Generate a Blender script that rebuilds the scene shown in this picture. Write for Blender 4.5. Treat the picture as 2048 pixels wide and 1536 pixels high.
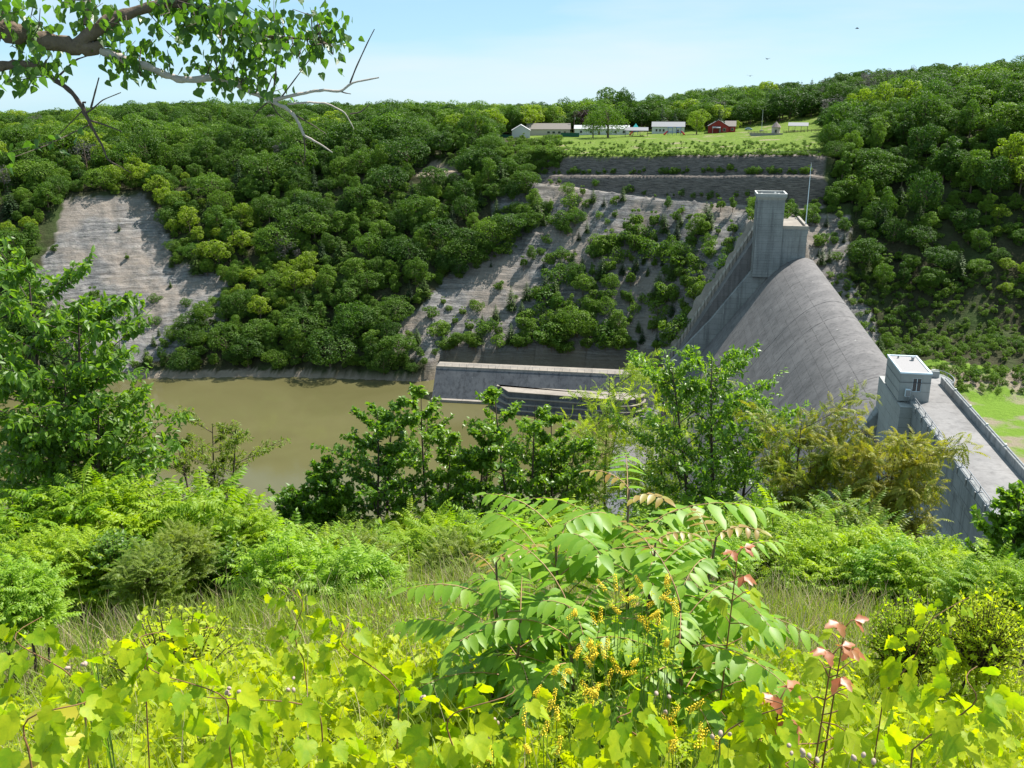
import bpy, math, random
import numpy as np
from mathutils import Matrix, Vector
for o in list(bpy.data.objects): bpy.data.objects.remove(o)
sc = bpy.context.scene
COL = sc.collection
rad = math.radians
# ------------------------------------------------------------------ camera, sky, sun, exposure
FPX = 1900.0                      # focal length in photo pixels (photo 2048 wide)
HC = 107.0                        # eye height above the river
PIT = math.atan((768 - 184) / FPX)
AXZ = math.atan(((1374 - 1024) / FPX) * math.cos(PIT))     # bearing of the dam axis
cam = bpy.data.cameras.new('camera'); camo = bpy.data.objects.new('camera', cam); COL.objects.link(camo)
cam.sensor_fit = 'HORIZONTAL'; cam.sensor_width = 36.0; cam.lens = 36.0 * FPX / 2048.0
cam.clip_start = 0.05; cam.clip_end = 30000
camo.location = (0, 0, HC); camo.rotation_euler = (math.pi / 2 - PIT, 0, 0)
sc.camera = camo
SUN_EL, SUN_AZ = 55.0, 54.0       # degrees above the horizon, degrees right of the view
wd = bpy.data.worlds.new('World'); sc.world = wd; wd.use_nodes = True
nt = wd.node_tree; nt.nodes.clear()
sky = nt.nodes.new('ShaderNodeTexSky'); sky.sky_type = 'NISHITA'; sky.sun_disc = False
sky.sun_elevation = rad(SUN_EL); sky.sun_rotation = rad(SUN_AZ)
sky.altitude = 1500; sky.air_density = 0.8; sky.dust_density = 0.0; sky.ozone_density = 4.0
tc = nt.nodes.new('ShaderNodeTexCoord'); mp = nt.nodes.new('ShaderNodeMapping')
mp.inputs['Scale'].default_value = (1.3, 1.6, 9.0); mp.inputs['Rotation'].default_value = (0.05, -0.09, 0.4)
nz = nt.nodes.new('ShaderNodeTexNoise'); nz.inputs['Scale'].default_value = 1.7; nz.inputs['Detail'].default_value = 7; nz.inputs['Roughness'].default_value = 0.52
rp = nt.nodes.new('ShaderNodeValToRGB'); rp.color_ramp.elements[0].position = 0.44; rp.color_ramp.elements[1].position = 0.72
rp.color_ramp.elements[0].color = (0, 0, 0, 1); rp.color_ramp.elements[1].color = (0.8, 0.8, 0.8, 1)
mv = nt.nodes.new('ShaderNodeMix'); mv.data_type = 'RGBA'; mv.inputs[0].default_value = 0.68; mv.inputs[7].default_value = (3.0, 5.0, 6.2, 1)   # thin high veil over the whole sky
mx = nt.nodes.new('ShaderNodeMix'); mx.data_type = 'RGBA'
mx.inputs[7].default_value = (5.1, 5.9, 6.2, 1)
bg = nt.nodes.new('ShaderNodeBackground'); bg.inputs[1].default_value = 0.08
ow = nt.nodes.new('ShaderNodeOutputWorld')
nt.links.new(tc.outputs['Generated'], mp.inputs[0]); nt.links.new(mp.outputs[0], nz.inputs['Vector'])
nt.links.new(nz.outputs['Fac'], rp.inputs[0]); nt.links.new(rp.outputs[0], mx.inputs[0])
nt.links.new(sky.outputs[0], mv.inputs[6]); nt.links.new(mv.outputs[2], mx.inputs[6]); nt.links.new(mx.outputs[2], bg.inputs[0]); nt.links.new(bg.outputs[0], ow.inputs[0])
sl = bpy.data.lights.new('sun', 'SUN'); sl.energy = 5.0; sl.angle = rad(0.53); sl.color = (1.0, 0.96, 0.89)
so = bpy.data.objects.new('sun', sl); COL.objects.link(so); so.location = (0, 0, 400)
SUNV = Vector((math.sin(rad(SUN_AZ)) * math.cos(rad(SUN_EL)), math.cos(rad(SUN_AZ)) * math.cos(rad(SUN_EL)), math.sin(rad(SUN_EL))))
so.rotation_euler = (-SUNV).to_track_quat('-Z', 'Y').to_euler()
vs = sc.view_settings; vs.view_transform = 'Standard'; vs.look = 'None'; vs.exposure = 1.0; vs.gamma = 1.0; vs.use_curve_mapping = False
sc.cycles.max_bounces = 6; sc.cycles.transmission_bounces = 4; sc.cycles.diffuse_bounces = 2; sc.cycles.transparent_max_bounces = 4

# ------------------------------------------------------------------ geometry of the view: a pixel gives a direction
CP, SP = math.cos(PIT), math.sin(PIT)
AX = np.array([math.sin(AXZ), math.cos(AXZ), 0.0]); RX = np.array([math.cos(AXZ), -math.sin(AXZ), 0.0])
def ray(x, y):
    u = (np.asarray(x, float) - 1024) / FPX; v = (768 - np.asarray(y, float)) / FPX
    return np.stack([u, CP + v * SP, -SP + v * CP], -1)
def proj(P):
    P = np.asarray(P, float); zz = P[..., 2] - HC
    zc = P[..., 1] * CP - zz * SP; v = P[..., 1] * SP + zz * CP
    zc = np.where(zc < 0.05, 0.05, zc)
    return 1024 + FPX * P[..., 0] / zc, 768 - FPX * v / zc, zc
def at_rho(px, py, rho):
    d = ray(px, py); k = rho / math.hypot(d[0], d[1]); return np.array([d[0] * k, d[1] * k, HC + d[2] * k])
def on_z(px, py, z):
    d = ray(px, py); return np.array([0, 0, HC]) + d * ((z - HC) / d[2])
def W(s, r, z): return AX * s + RX * r + np.array([0, 0, z])

# ------------------------------------------------------------------ noise
def vnoise(x, y, seed=0):
    x = np.asarray(x, float); y = np.asarray(y, float)
    xi = np.floor(x).astype(np.int64); yi = np.floor(y).astype(np.int64); fx = x - xi; fy = y - yi
    fx = fx * fx * (3 - 2 * fx); fy = fy * fy * (3 - 2 * fy)
    def h(i, j):
        n = (i * 374761393 + j * 668265263 + seed * 144269504) & 0x7fffffff
        n = ((n ^ (n >> 13)) * 1274126177) & 0x7fffffff
        return ((n ^ (n >> 16)) & 0xffff) / 65535.0
    return (h(xi, yi) * (1 - fx) + h(xi + 1, yi) * fx) * (1 - fy) + (h(xi, yi + 1) * (1 - fx) + h(xi + 1, yi + 1) * fx) * fy
def fbm(x, y, seed=0, o=4):
    t = 0; a = 0.5
    for k in range(o): t = t + a * (vnoise(x, y, seed + k) - 0.5); x = x * 2.03; y = y * 2.03; a *= 0.5
    return t
def inpoly(x, y, poly):
    x = np.asarray(x, float); y = np.asarray(y, float); ins = np.zeros(x.shape, bool); n = len(poly)
    for i in range(n):
        x1, y1 = poly[i]; x2, y2 = poly[(i + 1) % n]
        if y1 == y2: continue
        c = ((y1 > y) != (y2 > y)) & (x < (x2 - x1) * (y - y1) / (y2 - y1) + x1); ins ^= c
    return ins

# ------------------------------------------------------------------ object helpers
def link(o, parent=None):
    COL.objects.link(o)
    if parent is not None: o.parent = parent
    return o
def tag(o, label=None, cat=None, group=None, kind=None):
    if label: o['label'] = label
    if cat: o['category'] = cat
    if group: o['group'] = group
    if kind: o['kind'] = kind
    return o
def empty(name, loc, rz=0.0, parent=None):
    o = bpy.data.objects.new(name, None); o.location = Vector([float(c) for c in loc]); o.rotation_euler = (0, 0, rz); o.empty_display_size = 0.3
    return link(o, parent)
def mesh_np(name, V, F, mats, rnd=None, midx=None, smooth=False):
    V = np.ascontiguousarray(V, np.float32); F = np.ascontiguousarray(F, np.int32); m = bpy.data.meshes.new(name)
    n, k = F.shape
    m.vertices.add(len(V)); m.vertices.foreach_set('co', V.ravel())
    m.loops.add(n * k); m.loops.foreach_set('vertex_index', F.ravel())
    m.polygons.add(n); m.polygons.foreach_set('loop_start', np.arange(0, n * k, k, dtype=np.int32))
    try: m.polygons.foreach_set('loop_total', np.full(n, k, np.int32))
    except Exception: pass
    for mt in (mats if isinstance(mats, (list, tuple)) else [mats]): m.materials.append(mt)
    if midx is not None: m.polygons.foreach_set('material_index', np.ascontiguousarray(midx, np.int32))
    if rnd is not None:
        a = m.attributes.new('rnd', 'FLOAT', 'FACE'); a.data.foreach_set('value', np.ascontiguousarray(rnd, np.float32))
    m.polygons.foreach_set('use_smooth', np.full(n, bool(smooth)))
    m.update(calc_edges=True)
    return m
def obj(name, mesh, parent=None, loc=None):
    o = bpy.data.objects.new(name, mesh)
    if loc is not None: o.location = Vector([float(c) for c in loc])
    return link(o, parent)
class MB:
    """collects polygons for one mesh"""
    def __init__(s): s.v = []; s.f = []; s.m = []
    def add(s, vs, fs, mi=0):
        b = len(s.v); s.v += [tuple(map(float, p)) for p in vs]; s.f += [tuple(b + i for i in f) for f in fs]; s.m += [mi] * len(fs); return s
    def box(s, a, b, mi=0):
        (x0, y0, z0), (x1, y1, z1) = a, b
        return s.add([(x0, y0, z0), (x1, y0, z0), (x1, y1, z0), (x0, y1, z0), (x0, y0, z1), (x1, y0, z1), (x1, y1, z1), (x0, y1, z1)],
              [(0, 3, 2, 1), (4, 5, 6, 7), (0, 1, 5, 4), (1, 2, 6, 5), (2, 3, 7, 6), (3, 0, 4, 7)], mi)
    def extr(s, prof, y0, y1, mi=0):
        """profile in (x,z), counter-clockwise seen from -y, extruded along y"""
        n = len(prof); vs = [(x, y0, z) for x, z in prof] + [(x, y1, z) for x, z in prof]
        fs = [tuple(range(n)), tuple(range(2 * n - 1, n - 1, -1))] + [(i, i + n, (i + 1) % n + n, (i + 1) % n) for i in range(n)]
        return s.add(vs, fs, mi)
    def tube(s, pts, rads, ns=6, mi=0):
        V, F = tube(pts, rads, ns); return s.add(V, F.tolist(), mi)
    def mesh(s, name, mats, smooth=False, bevel=0):
        m = bpy.data.meshes.new(name); m.from_pydata(s.v, [], s.f)
        for mt in (mats if isinstance(mats, (list, tuple)) else [mats]): m.materials.append(mt)
        m.polygons.foreach_set('material_index', s.m)
        if smooth: m.polygons.foreach_set('use_smooth', [True] * len(s.f))
        m.validate(); m.update()
        if bevel:
            import bmesh
            bm = bmesh.new(); bm.from_mesh(m); bmesh.ops.recalc_face_normals(bm, faces=bm.faces)
            bmesh.ops.bevel(bm, geom=[e for e in bm.edges if len(e.link_faces) == 2 and e.calc_face_angle(0) > 0.6], offset=bevel, segments=1, affect='EDGES', clamp_overlap=True)
            bm.to_mesh(m); bm.free()
        return m
    def build(s, name, mats, parent=None, smooth=False, bevel=0): return obj(name, s.mesh(name, mats, smooth, bevel), parent)
def tube(pts, rads, ns=6):
    P = np.asarray(pts, float); n = len(P); V = []
    ref = np.array([0.13, 0.37, 0.91])
    for i in range(n):
        d = P[min(i + 1, n - 1)] - P[max(i - 1, 0)]; d = d / (np.linalg.norm(d) + 1e-9)
        a = np.cross(d, ref); a /= (np.linalg.norm(a) + 1e-9); b = np.cross(d, a)
        for k in range(ns):
            t = 2 * math.pi * k / ns; V.append(P[i] + (a * math.cos(t) + b * math.sin(t)) * rads[i])
    F = [(i * ns + k, i * ns + (k + 1) % ns, (i + 1) * ns + (k + 1) % ns, (i + 1) * ns + k) for i in range(n - 1) for k in range(ns)]
    return np.array(V), np.array(F, int)
def tubes_mesh(name, lst, mat, ns=5):
    Vs = []; Fs = []; b = 0
    for pts, rs in lst:
        V, F = tube(pts, rs, ns); Vs.append(V); Fs.append(F + b); b += len(V)
    return mesh_np(name, np.concatenate(Vs), np.concatenate(Fs), mat, smooth=True)

# ------------------------------------------------------------------ materials
def newmat(name):
    m = bpy.data.materials.new(name); m.use_nodes = True; t = m.node_tree; t.nodes.clear()
    o = t.nodes.new('ShaderNodeOutputMaterial'); return m, t, o
def N(t, typ, **kw):
    n = t.nodes.new(typ)
    for k, v in kw.items():
        if k.startswith('i_'):
            key = k[2:].replace('_', ' '); n.inputs[key].default_value = v
        else: setattr(n, k, v)
    return n
def rgb(c): return (c[0], c[1], c[2], 1)
def mixc(t, fac, a, b, blend='MIX'):
    n = t.nodes.new('ShaderNodeMix'); n.data_type = 'RGBA'; n.blend_type = blend
    for sock, v in ((0, fac), (6, a), (7, b)):
        if isinstance(v, (int, float)): n.inputs[sock].default_value = v
        elif isinstance(v, tuple): n.inputs[sock].default_value = rgb(v)
        else: t.links.new(v, n.inputs[sock])
    return n.outputs[2]
def math_(t, op, a, b=0.0, clamp=False):
    n = t.nodes.new('ShaderNodeMath'); n.operation = op; n.use_clamp = clamp
    for i, v in enumerate((a, b)):
        if isinstance(v, (int, float)): n.inputs[i].default_value = v
        else: t.links.new(v, n.inputs[i])
    return n.outputs[0]
def ramp(t, fac, p0, p1, c0=(0, 0, 0), c1=(1, 1, 1)):
    n = t.nodes.new('ShaderNodeValToRGB'); e = n.color_ramp.elements; e[0].position = p0; e[1].position = p1; e[0].color = rgb(c0); e[1].color = rgb(c1)
    t.links.new(fac, n.inputs[0]); return n.outputs[0]
def noise(t, vec, scale, detail=4, rough=0.55, dist=0):
    n = t.nodes.new('ShaderNodeTexNoise'); n.inputs['Scale'].default_value = scale; n.inputs['Detail'].default_value = detail
    n.inputs['Roughness'].default_value = rough; n.inputs['Distortion'].default_value = dist
    if vec is not None: t.links.new(vec, n.inputs['Vector'])
    return n.outputs['Fac']
def coords(t, kind='Object', scale=(1, 1, 1), rot=(0, 0, 0)):
    c = t.nodes.new('ShaderNodeTexCoord'); m = t.nodes.new('ShaderNodeMapping'); m.inputs['Scale'].default_value = scale; m.inputs['Rotation'].default_value = rot
    t.links.new(c.outputs[kind], m.inputs[0]); return m.outputs[0]
def geopos(t, scale=(1, 1, 1)):
    c = t.nodes.new('ShaderNodeNewGeometry'); m = t.nodes.new('ShaderNodeMapping'); m.inputs['Scale'].default_value = scale
    t.links.new(c.outputs['Position'], m.inputs[0]); return m.outputs[0]
def finish(t, o, col, rough=0.7, bump=None, bstr=0.3, bdist=0.05, spec=0.3, metal=0.0):
    b = t.nodes.new('ShaderNodeBsdfPrincipled'); b.inputs['Specular IOR Level'].default_value = spec; b.inputs['Metallic'].default_value = metal
    if isinstance(rough, (int, float)): b.inputs['Roughness'].default_value = rough
    else: t.links.new(rough, b.inputs['Roughness'])
    if isinstance(col, tuple): b.inputs['Base Color'].default_value = rgb(col)
    else: t.links.new(col, b.inputs['Base Color'])
    if bump is not None:
        n = t.nodes.new('ShaderNodeBump'); n.inputs['Strength'].default_value = bstr; n.inputs['Distance'].default_value = bdist
        t.links.new(bump, n.inputs['Height']); t.links.new(n.outputs[0], b.inputs['Normal'])
    t.links.new(b.outputs[0], o.inputs[0]); return b
def plain(name, c, rough=0.7, var=0.25, scale=3.0, metal=0.0, spec=0.3, bump=0.1):
    m, t, o = newmat(name); v = coords(t); n = noise(t, v, scale, 5)
    col = mixc(t, n, tuple(x * (1 - var) for x in c), tuple(min(1, x * (1 + var)) for x in c))
    finish(t, o, col, rough, n, bump, 0.02, spec, metal); return m
def leafmat(name, c1, c2, tr=(1.9, 2.2, 0.7), tf=0.42, rough=0.42, spec=0.35, wobj=0.65, watt=0.5):
    """leaf: diffuse + gloss on the surface, light passing through the blade"""
    m, t, o = newmat(name)
    oi = N(t, 'ShaderNodeObjectInfo'); at = N(t, 'ShaderNodeAttribute', attribute_name='rnd')
    f = math_(t, 'ADD', math_(t, 'MULTIPLY', oi.outputs['Random'], wobj), math_(t, 'MULTIPLY', at.outputs['Fac'], watt), True)
    mo = noise(t, geopos(t), 38.0, 3, 0.6)
    col = mixc(t, math_(t, 'ADD', f, math_(t, 'MULTIPLY', math_(t, 'SUBTRACT', mo, 0.5), 0.9), True), c1, c2)
    b = t.nodes.new('ShaderNodeBsdfPrincipled'); b.inputs['Roughness'].default_value = rough; b.inputs['Specular IOR Level'].default_value = spec
    t.links.new(col, b.inputs['Base Color'])
    tl = t.nodes.new('ShaderNodeBsdfTranslucent'); t.links.new(mixc(t, 1.0, col, tr, 'MULTIPLY'), tl.inputs[0])
    ms = t.nodes.new('ShaderNodeMixShader'); ms.inputs[0].default_value = tf
    t.links.new(b.outputs[0], ms.inputs[1]); t.links.new(tl.outputs[0], ms.inputs[2]); t.links.new(ms.outputs[0], o.inputs[0]); return m

def concrete(name, base, dark, lift=1.9, streak=0.5, joint=True, lj=0.5, warm=0.0):
    m, t, o = newmat(name)
    v = coords(t); vstr = coords(t, 'Object', (1.1, 1.1, 0.07)); 
    n1 = noise(t, v, 0.16, 5, 0.6); n2 = noise(t, v, 2.2, 6, 0.65); n3 = noise(t, vstr, 0.8, 5, 0.6)
    col = mixc(t, ramp(t, n1, 0.3, 0.7), dark, base)
    col = mixc(t, math_(t, 'MULTIPLY', ramp(t, n3, 0.48, 0.72), streak), col, tuple(c * 0.45 for c in dark))
    col = mixc(t, math_(t, 'MULTIPLY', ramp(t, n2, 0.35, 0.75), 0.35), col, tuple(min(1, c * 1.2) for c in base))
    # pale lime runs
    n4 = noise(t, coords(t, 'Object', (0.9, 0.9, 0.22)), 0.9, 3, 0.5)
    col = mixc(t, math_(t, 'MULTIPLY', ramp(t, n4, 0.72, 0.78), 0.45), col, (0.62, 0.6, 0.56))
    bump = n2
    if joint:
        sx = N(t, 'ShaderNodeSeparateXYZ'); t.links.new(v, sx.inputs[0])
        zz = math_(t, 'FRACT', math_(t, 'DIVIDE', sx.outputs[2], lift))
        line = math_(t, 'LESS_THAN', zz, 0.05)
        lnm = math_(t, 'MULTIPLY', line, math_(t, 'MULTIPLY', ramp(t, noise(t, v, 0.35, 3), 0.3, 0.7), lj))
        col = mixc(t, lnm, col, tuple(c * 0.35 for c in dark))
        # each pour a slightly different grey
        fl = math_(t, 'FLOOR', math_(t, 'DIVIDE', sx.outputs[2], lift)); wn = N(t, 'ShaderNodeTexWhiteNoise', noise_dimensions='1D'); t.links.new(fl, wn.inputs['W'])
        col = mixc(t, math_(t, 'MULTIPLY', wn.outputs['Value'], 0.28), col, tuple(c * 0.6 for c in base))
        bump = math_(t, 'SUBTRACT', n2, math_(t, 'MULTIPLY', line, 1.5))
    finish(t, o, col, 0.85, bump, 0.35, 0.03, 0.2); return m
M = {}
M['spill'] = concrete('spillway concrete', (0.185, 0.172, 0.168), (0.10, 0.094, 0.094), 1.9, 0.85, True, 0.8)
M['pier'] = concrete('grey pier concrete', (0.29, 0.295, 0.29), (0.16, 0.165, 0.165), 1.9, 0.9, True, 1.0)
M['deck'] = concrete('worn deck concrete', (0.245, 0.232, 0.225), (0.14, 0.134, 0.132), 9, 0.5, False)
M['slab'] = concrete('pale step concrete', (0.34, 0.305, 0.265), (0.23, 0.205, 0.18), 9, 0.3, False)
M['gate'] = concrete('gatehouse concrete', (0.36, 0.36, 0.345), (0.26, 0.26, 0.25), 1.5, 0.4, True, 0.9)
M['basin'] = concrete('stained basin concrete', (0.135, 0.135, 0.14), (0.065, 0.068, 0.078), 2.2, 0.9, False)
M['basintop'] = concrete('sandy basin ledge', (0.30, 0.262, 0.222), (0.17, 0.148, 0.128), 9, 0.2, False)
M['steel'] = plain('galvanised steel', (0.27, 0.28, 0.29), 0.45, 0.15, 8, 0.6)
M['roofgravel'] = plain('roof gravel', (0.28, 0.265, 0.265), 0.9, 0.3, 6)
M['pane'] = plain('dark window pane', (0.03, 0.035, 0.04), 0.08, 0.1, 2, 0, 0.6, 0.0)
M['paintwhite'] = plain('white siding', (0.58, 0.57, 0.54), 0.7, 0.08, 2)
M['paintblue'] = plain('pale metal trim', (0.62, 0.70, 0.76), 0.4, 0.1, 2)
M['cream'] = plain('cream siding', (0.42, 0.37, 0.31), 0.8, 0.1, 2)
M['rooftan'] = plain('weathered shingle roof', (0.20, 0.175, 0.155), 0.9, 0.2, 4)
M['roofgrey'] = plain('grey metal roof', (0.22, 0.22, 0.23), 0.6, 0.12, 3)
M['roofwhite'] = plain('pale metal roof', (0.42, 0.42, 0.42), 0.5, 0.08, 3)
M['red'] = plain('barn red boards', (0.30, 0.035, 0.03), 0.75, 0.2, 5)
M['playred'] = plain('red slide plastic', (0.65, 0.05, 0.04), 0.35, 0.1, 5)
M['playblue'] = plain('blue play frame', (0.04, 0.10, 0.28), 0.4, 0.1, 5)
M['teal'] = plain('teal canopy', (0.05, 0.42, 0.42), 0.5, 0.1, 5)
M['greenfence'] = plain('dark green fence board', (0.015, 0.09, 0.06), 0.6, 0.2, 4)
M['wood'] = plain('weathered timber', (0.14, 0.10, 0.075), 0.85, 0.3, 6)
M['stone'] = plain('grey fieldstone', (0.30, 0.28, 0.26), 0.9, 0.35, 4, 0, 0.2, 0.6)
M['turretroof'] = plain('brown turret shingle', (0.20, 0.16, 0.15), 0.9, 0.25, 5)
M['carpaint'] = plain('silver blue car paint', (0.35, 0.45, 0.58), 0.25, 0.05, 3, 0.3, 0.5, 0.0)
M['rubber'] = plain('tyre rubber', (0.02, 0.02, 0.02), 0.8, 0.2, 5)
M['bird'] = plain('dark feathers', (0.03, 0.03, 0.035), 0.8, 0.2, 9)
M['bark'] = plain('furrowed brown bark', (0.15, 0.11, 0.08), 0.95, 0.45, 22, 0, 0.15, 0.9)
M['barkpale'] = plain('pale grey twig bark', (0.42, 0.36, 0.32), 0.85, 0.25, 30, 0, 0.2, 0.4)
M['twig'] = plain('dark twig bark', (0.085, 0.06, 0.05), 0.9, 0.3, 30)
M['stemred'] = plain('red brown vine cane', (0.20, 0.10, 0.045), 0.7, 0.25, 30)
M['stemgreen'] = plain('green herb stem', (0.14, 0.22, 0.05), 0.6, 0.2, 30)
M['rachis'] = plain('pinkish leaf stalk', (0.36, 0.22, 0.11), 0.6, 0.2, 20)
# leaves, base colours
M['l_pine'] = leafmat('young pine needles', (0.05, 0.095, 0.022), (0.10, 0.15, 0.03), (1.5, 1.9, 0.6), 0.28, 0.55, 0.25)
M['l_far1'] = leafmat('far oak leaves', (0.026, 0.068, 0.011), (0.088, 0.155, 0.017), (1.6, 1.9, 0.5), 0.28, 0.55, 0.2)
M['l_far2'] = leafmat('far maple leaves', (0.045, 0.11, 0.014), (0.14, 0.215, 0.022), (1.6, 1.9, 0.5), 0.3, 0.55, 0.2)
M['l_far3'] = leafmat('far yellow locust leaves', (0.14, 0.205, 0.018), (0.22, 0.275, 0.022), (1.6, 1.9, 0.6), 0.4, 0.5, 0.25)
M['l_con'] = leafmat('conifer needles', (0.02, 0.042, 0.016), (0.045, 0.078, 0.024), (1.4, 1.8, 0.7), 0.18, 0.6, 0.2)
M['l_shrub'] = leafmat('slope shrub leaves', (0.065, 0.125, 0.02), (0.14, 0.205, 0.03), (1.6, 1.9, 0.5), 0.36, 0.55, 0.2)
M['l_purple'] = leafmat('dark purple leaves', (0.018, 0.008, 0.014), (0.035, 0.014, 0.02), (1.4, 0.8, 0.9), 0.25, 0.5, 0.25)
M['l_grey'] = leafmat('dead grey twigs foliage', (0.12, 0.115, 0.10), (0.17, 0.16, 0.14), (1, 1, 1), 0.2, 0.7, 0.1)
M['l_poplar'] = leafmat('glossy poplar leaves', (0.042, 0.090, 0.016), (0.085, 0.155, 0.026), (2.2, 2.5, 0.6), 0.45, 0.36, 0.45)
M['l_dark'] = leafmat('glossy dark green leaves', (0.07, 0.155, 0.018), (0.165, 0.265, 0.03), (2.0, 2.1, 0.5), 0.42, 0.38, 0.4)
M['l_hick'] = leafmat('drooping green leaves', (0.075, 0.16, 0.02), (0.165, 0.265, 0.035), (2.0, 2.0, 0.45), 0.45, 0.42, 0.35)
M['l_willow'] = leafmat('olive fine leaves', (0.12, 0.185, 0.022), (0.2, 0.25, 0.03), (1.8, 1.8, 0.4), 0.44, 0.48, 0.3)
M['l_bush'] = leafmat('bright pinnate leaves', (0.12, 0.24, 0.012), (0.31, 0.4, 0.018), (1.9, 1.9, 0.35), 0.42, 0.48, 0.28)
M['l_locust'] = leafmat('yellow green locust leaves', (0.19, 0.28, 0.022), (0.29, 0.36, 0.03), (1.8, 1.8, 0.4), 0.48, 0.45, 0.3)
M['l_orange'] = leafmat('young coppery leaves', (0.1, 0.21, 0.018), (0.26, 0.24, 0.036), (1.8, 1.75, 0.5), 0.42, 0.45, 0.3)
M['l_ail'] = leafmat('soft green leaflets', (0.15, 0.285, 0.022), (0.27, 0.39, 0.032), (1.8, 1.9, 0.4), 0.42, 0.45, 0.35)
M['l_ailtip'] = leafmat('young bronze leaflets', (0.30, 0.27, 0.05), (0.34, 0.15, 0.06), (1.7, 1.6, 0.6), 0.4, 0.4, 0.4)
M['l_grape'] = leafmat('grape leaves', (0.19, 0.315, 0.01), (0.52, 0.53, 0.014), (1.9, 1.8, 0.25), 0.46, 0.5, 0.25)
M['l_herb'] = leafmat('clover leaves', (0.18, 0.3, 0.014), (0.4, 0.45, 0.02), (1.9, 1.9, 0.35), 0.44, 0.5, 0.25)
M['l_yellow'] = leafmat('yellow leaves', (0.38, 0.36, 0.03), (0.46, 0.40, 0.04), (1.6, 1.5, 0.4), 0.42, 0.4, 0.35)
M['l_box'] = leafmat('box elder leaflets', (0.26, 0.35, 0.015), (0.38, 0.42, 0.02), (1.8, 1.75, 0.3), 0.48, 0.42, 0.3)
M['l_red'] = leafmat('red young leaflets', (0.40, 0.13, 0.06), (0.42, 0.22, 0.08), (1.6, 1.2, 0.8), 0.4, 0.4, 0.4)
M['grass'] = leafmat('green grass blades', (0.14, 0.235, 0.025), (0.3, 0.34, 0.06), (1.6, 1.6, 0.5), 0.4, 0.5, 0.25)
M['straw'] = leafmat('dry straw blades', (0.36, 0.285, 0.17), (0.52, 0.42, 0.29), (1.2, 1.1, 0.9), 0.28, 0.6, 0.15)
M['flower'] = plain('yellow florets', (0.72, 0.52, 0.02), 0.6, 0.2, 40)
M['calyx'] = plain('pale pink calyx', (0.42, 0.30, 0.24), 0.6, 0.2, 40)
M['petal'] = plain('white petals', (0.8, 0.8, 0.8), 0.6, 0.1, 40)
# ================================================================== TERRAIN (one sheet out to the horizon)
def ctl(px, py, rho=None, z=None):
    d = ray(px, py); h = math.hypot(d[0], d[1])
    if rho is None: rho = (z - HC) / d[2] * h
    return math.atan2(d[0], d[1]), rho, HC + d[2] / h * rho
def lay(rows):
    a = np.array(sorted(ctl(px, py, rho=v * 1.236 if k == 'r' else None, z=v if k == 'z' else None) for px, py, k, v in rows)); return a
KN, KR = 1.267, 1.236
def const(rho, z): return np.array([[-1.2, rho * KN, z], [1.2, rho * KN, z]])
LAY = [const(q / KN, HC - d_) for q, d_ in ((0, 1.62), (1.5, 2.25), (2.9, 2.95), (4.6, 3.75), (7.5, 5.0), (11.2, 6.35), (12.2, 7.2))] + [
       const(12.5, HC - 10.4), const(20, HC - 18.5), const(60, HC - 49), const(100, HC - 75), const(150, HC - 99), const(178, -0.3), const(186, -3.5)]
L0 = lay([(-500, 790, 'z', 0), (-200, 772, 'z', 0), (0, 765, 'z', 0), (300, 757, 'z', 0), (600, 754, 'z', 0), (860, 764, 'z', 0), (880, 745, 'z', 0), (1300, 755, 'z', 0), (1500, 780, 'z', 12), (1780, 800, 'z', 20), (2048, 796, 'z', 20), (2600, 790, 'z', 20)])
L1 = lay([(-500, 768, 'z', 1.8), (0, 755, 'z', 1.6), (300, 748, 'z', 1.6), (600, 746, 'z', 1.6), (840, 752, 'z', 2.5), (875, 722, 'z', 9), (1300, 736, 'z', 10), (1500, 700, 'z', 24), (1780, 690, 'r', 278), (1900, 668, 'r', 282), (2048, 662, 'r', 286), (2600, 650, 'r', 286)])
L2 = lay([(-500, 410, 'r', 390), (0, 400, 'r', 388), (200, 385, 'r', 385), (500, 375, 'r', 378), (850, 350, 'r', 365), (1050, 366, 'r', 350), (1150, 378, 'r', 344), (1300, 398, 'r', 335), (1500, 414, 'r', 322), (1620, 420, 'r', 318), (1700, 405, 'r', 322), (1800, 380, 'r', 328), (2048, 350, 'r', 332), (2600, 340, 'r', 332)])
def off(L, dr, rows): # next layer: range offset, z from the row given
    az = L[:, 0]; out = []
    R = np.array(rows, float)
    for a, r, z in L:
        # pixel x of that bearing near row 350
        x = 1024 + FPX * math.tan(a) * (CP + (768 - 350) / FPX * SP); y = np.interp(x, R[:, 0], R[:, 1]); d = np.interp(x, R[:, 0], R[:, 2])
        dd = ray(x, y); h = math.hypot(dd[0], dd[1]); out.append((a, r + d, HC + dd[2] / h * (r + d)))
    return np.array(out)
AZS = np.radians(np.arange(-55, 56, 1.0))
def dens(L): return np.stack([AZS, np.interp(AZS, L[:, 0], L[:, 1]), np.interp(AZS, L[:, 0], L[:, 2])], 1)
L2 = dens(L2)
L3 = L2.copy(); L3[:, 1] += 5.0; L3[:, 2] += 0.4
L4 = off(L2, 0, [(-600, 385, 14), (0, 378, 14), (850, 338, 10), (1000, 352, 8), (1050, 352, 7.4), (1640, 352, 7.4), (1700, 370, 9), (1800, 340, 10), (2048, 300, 10), (2600, 290, 10)])
L5 = L4.copy(); L5[:, 1] += 5.0; L5[:, 2] += 0.5
L6 = off(L2, 0, [(-600, 355, 30), (0, 350, 30), (850, 310, 24), (1000, 318, 16), (1100, 312, 15.2), (1640, 311, 15.2), (1700, 330, 18), (1800, 300, 20), (2048, 262, 20), (2600, 250, 20)])
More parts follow.
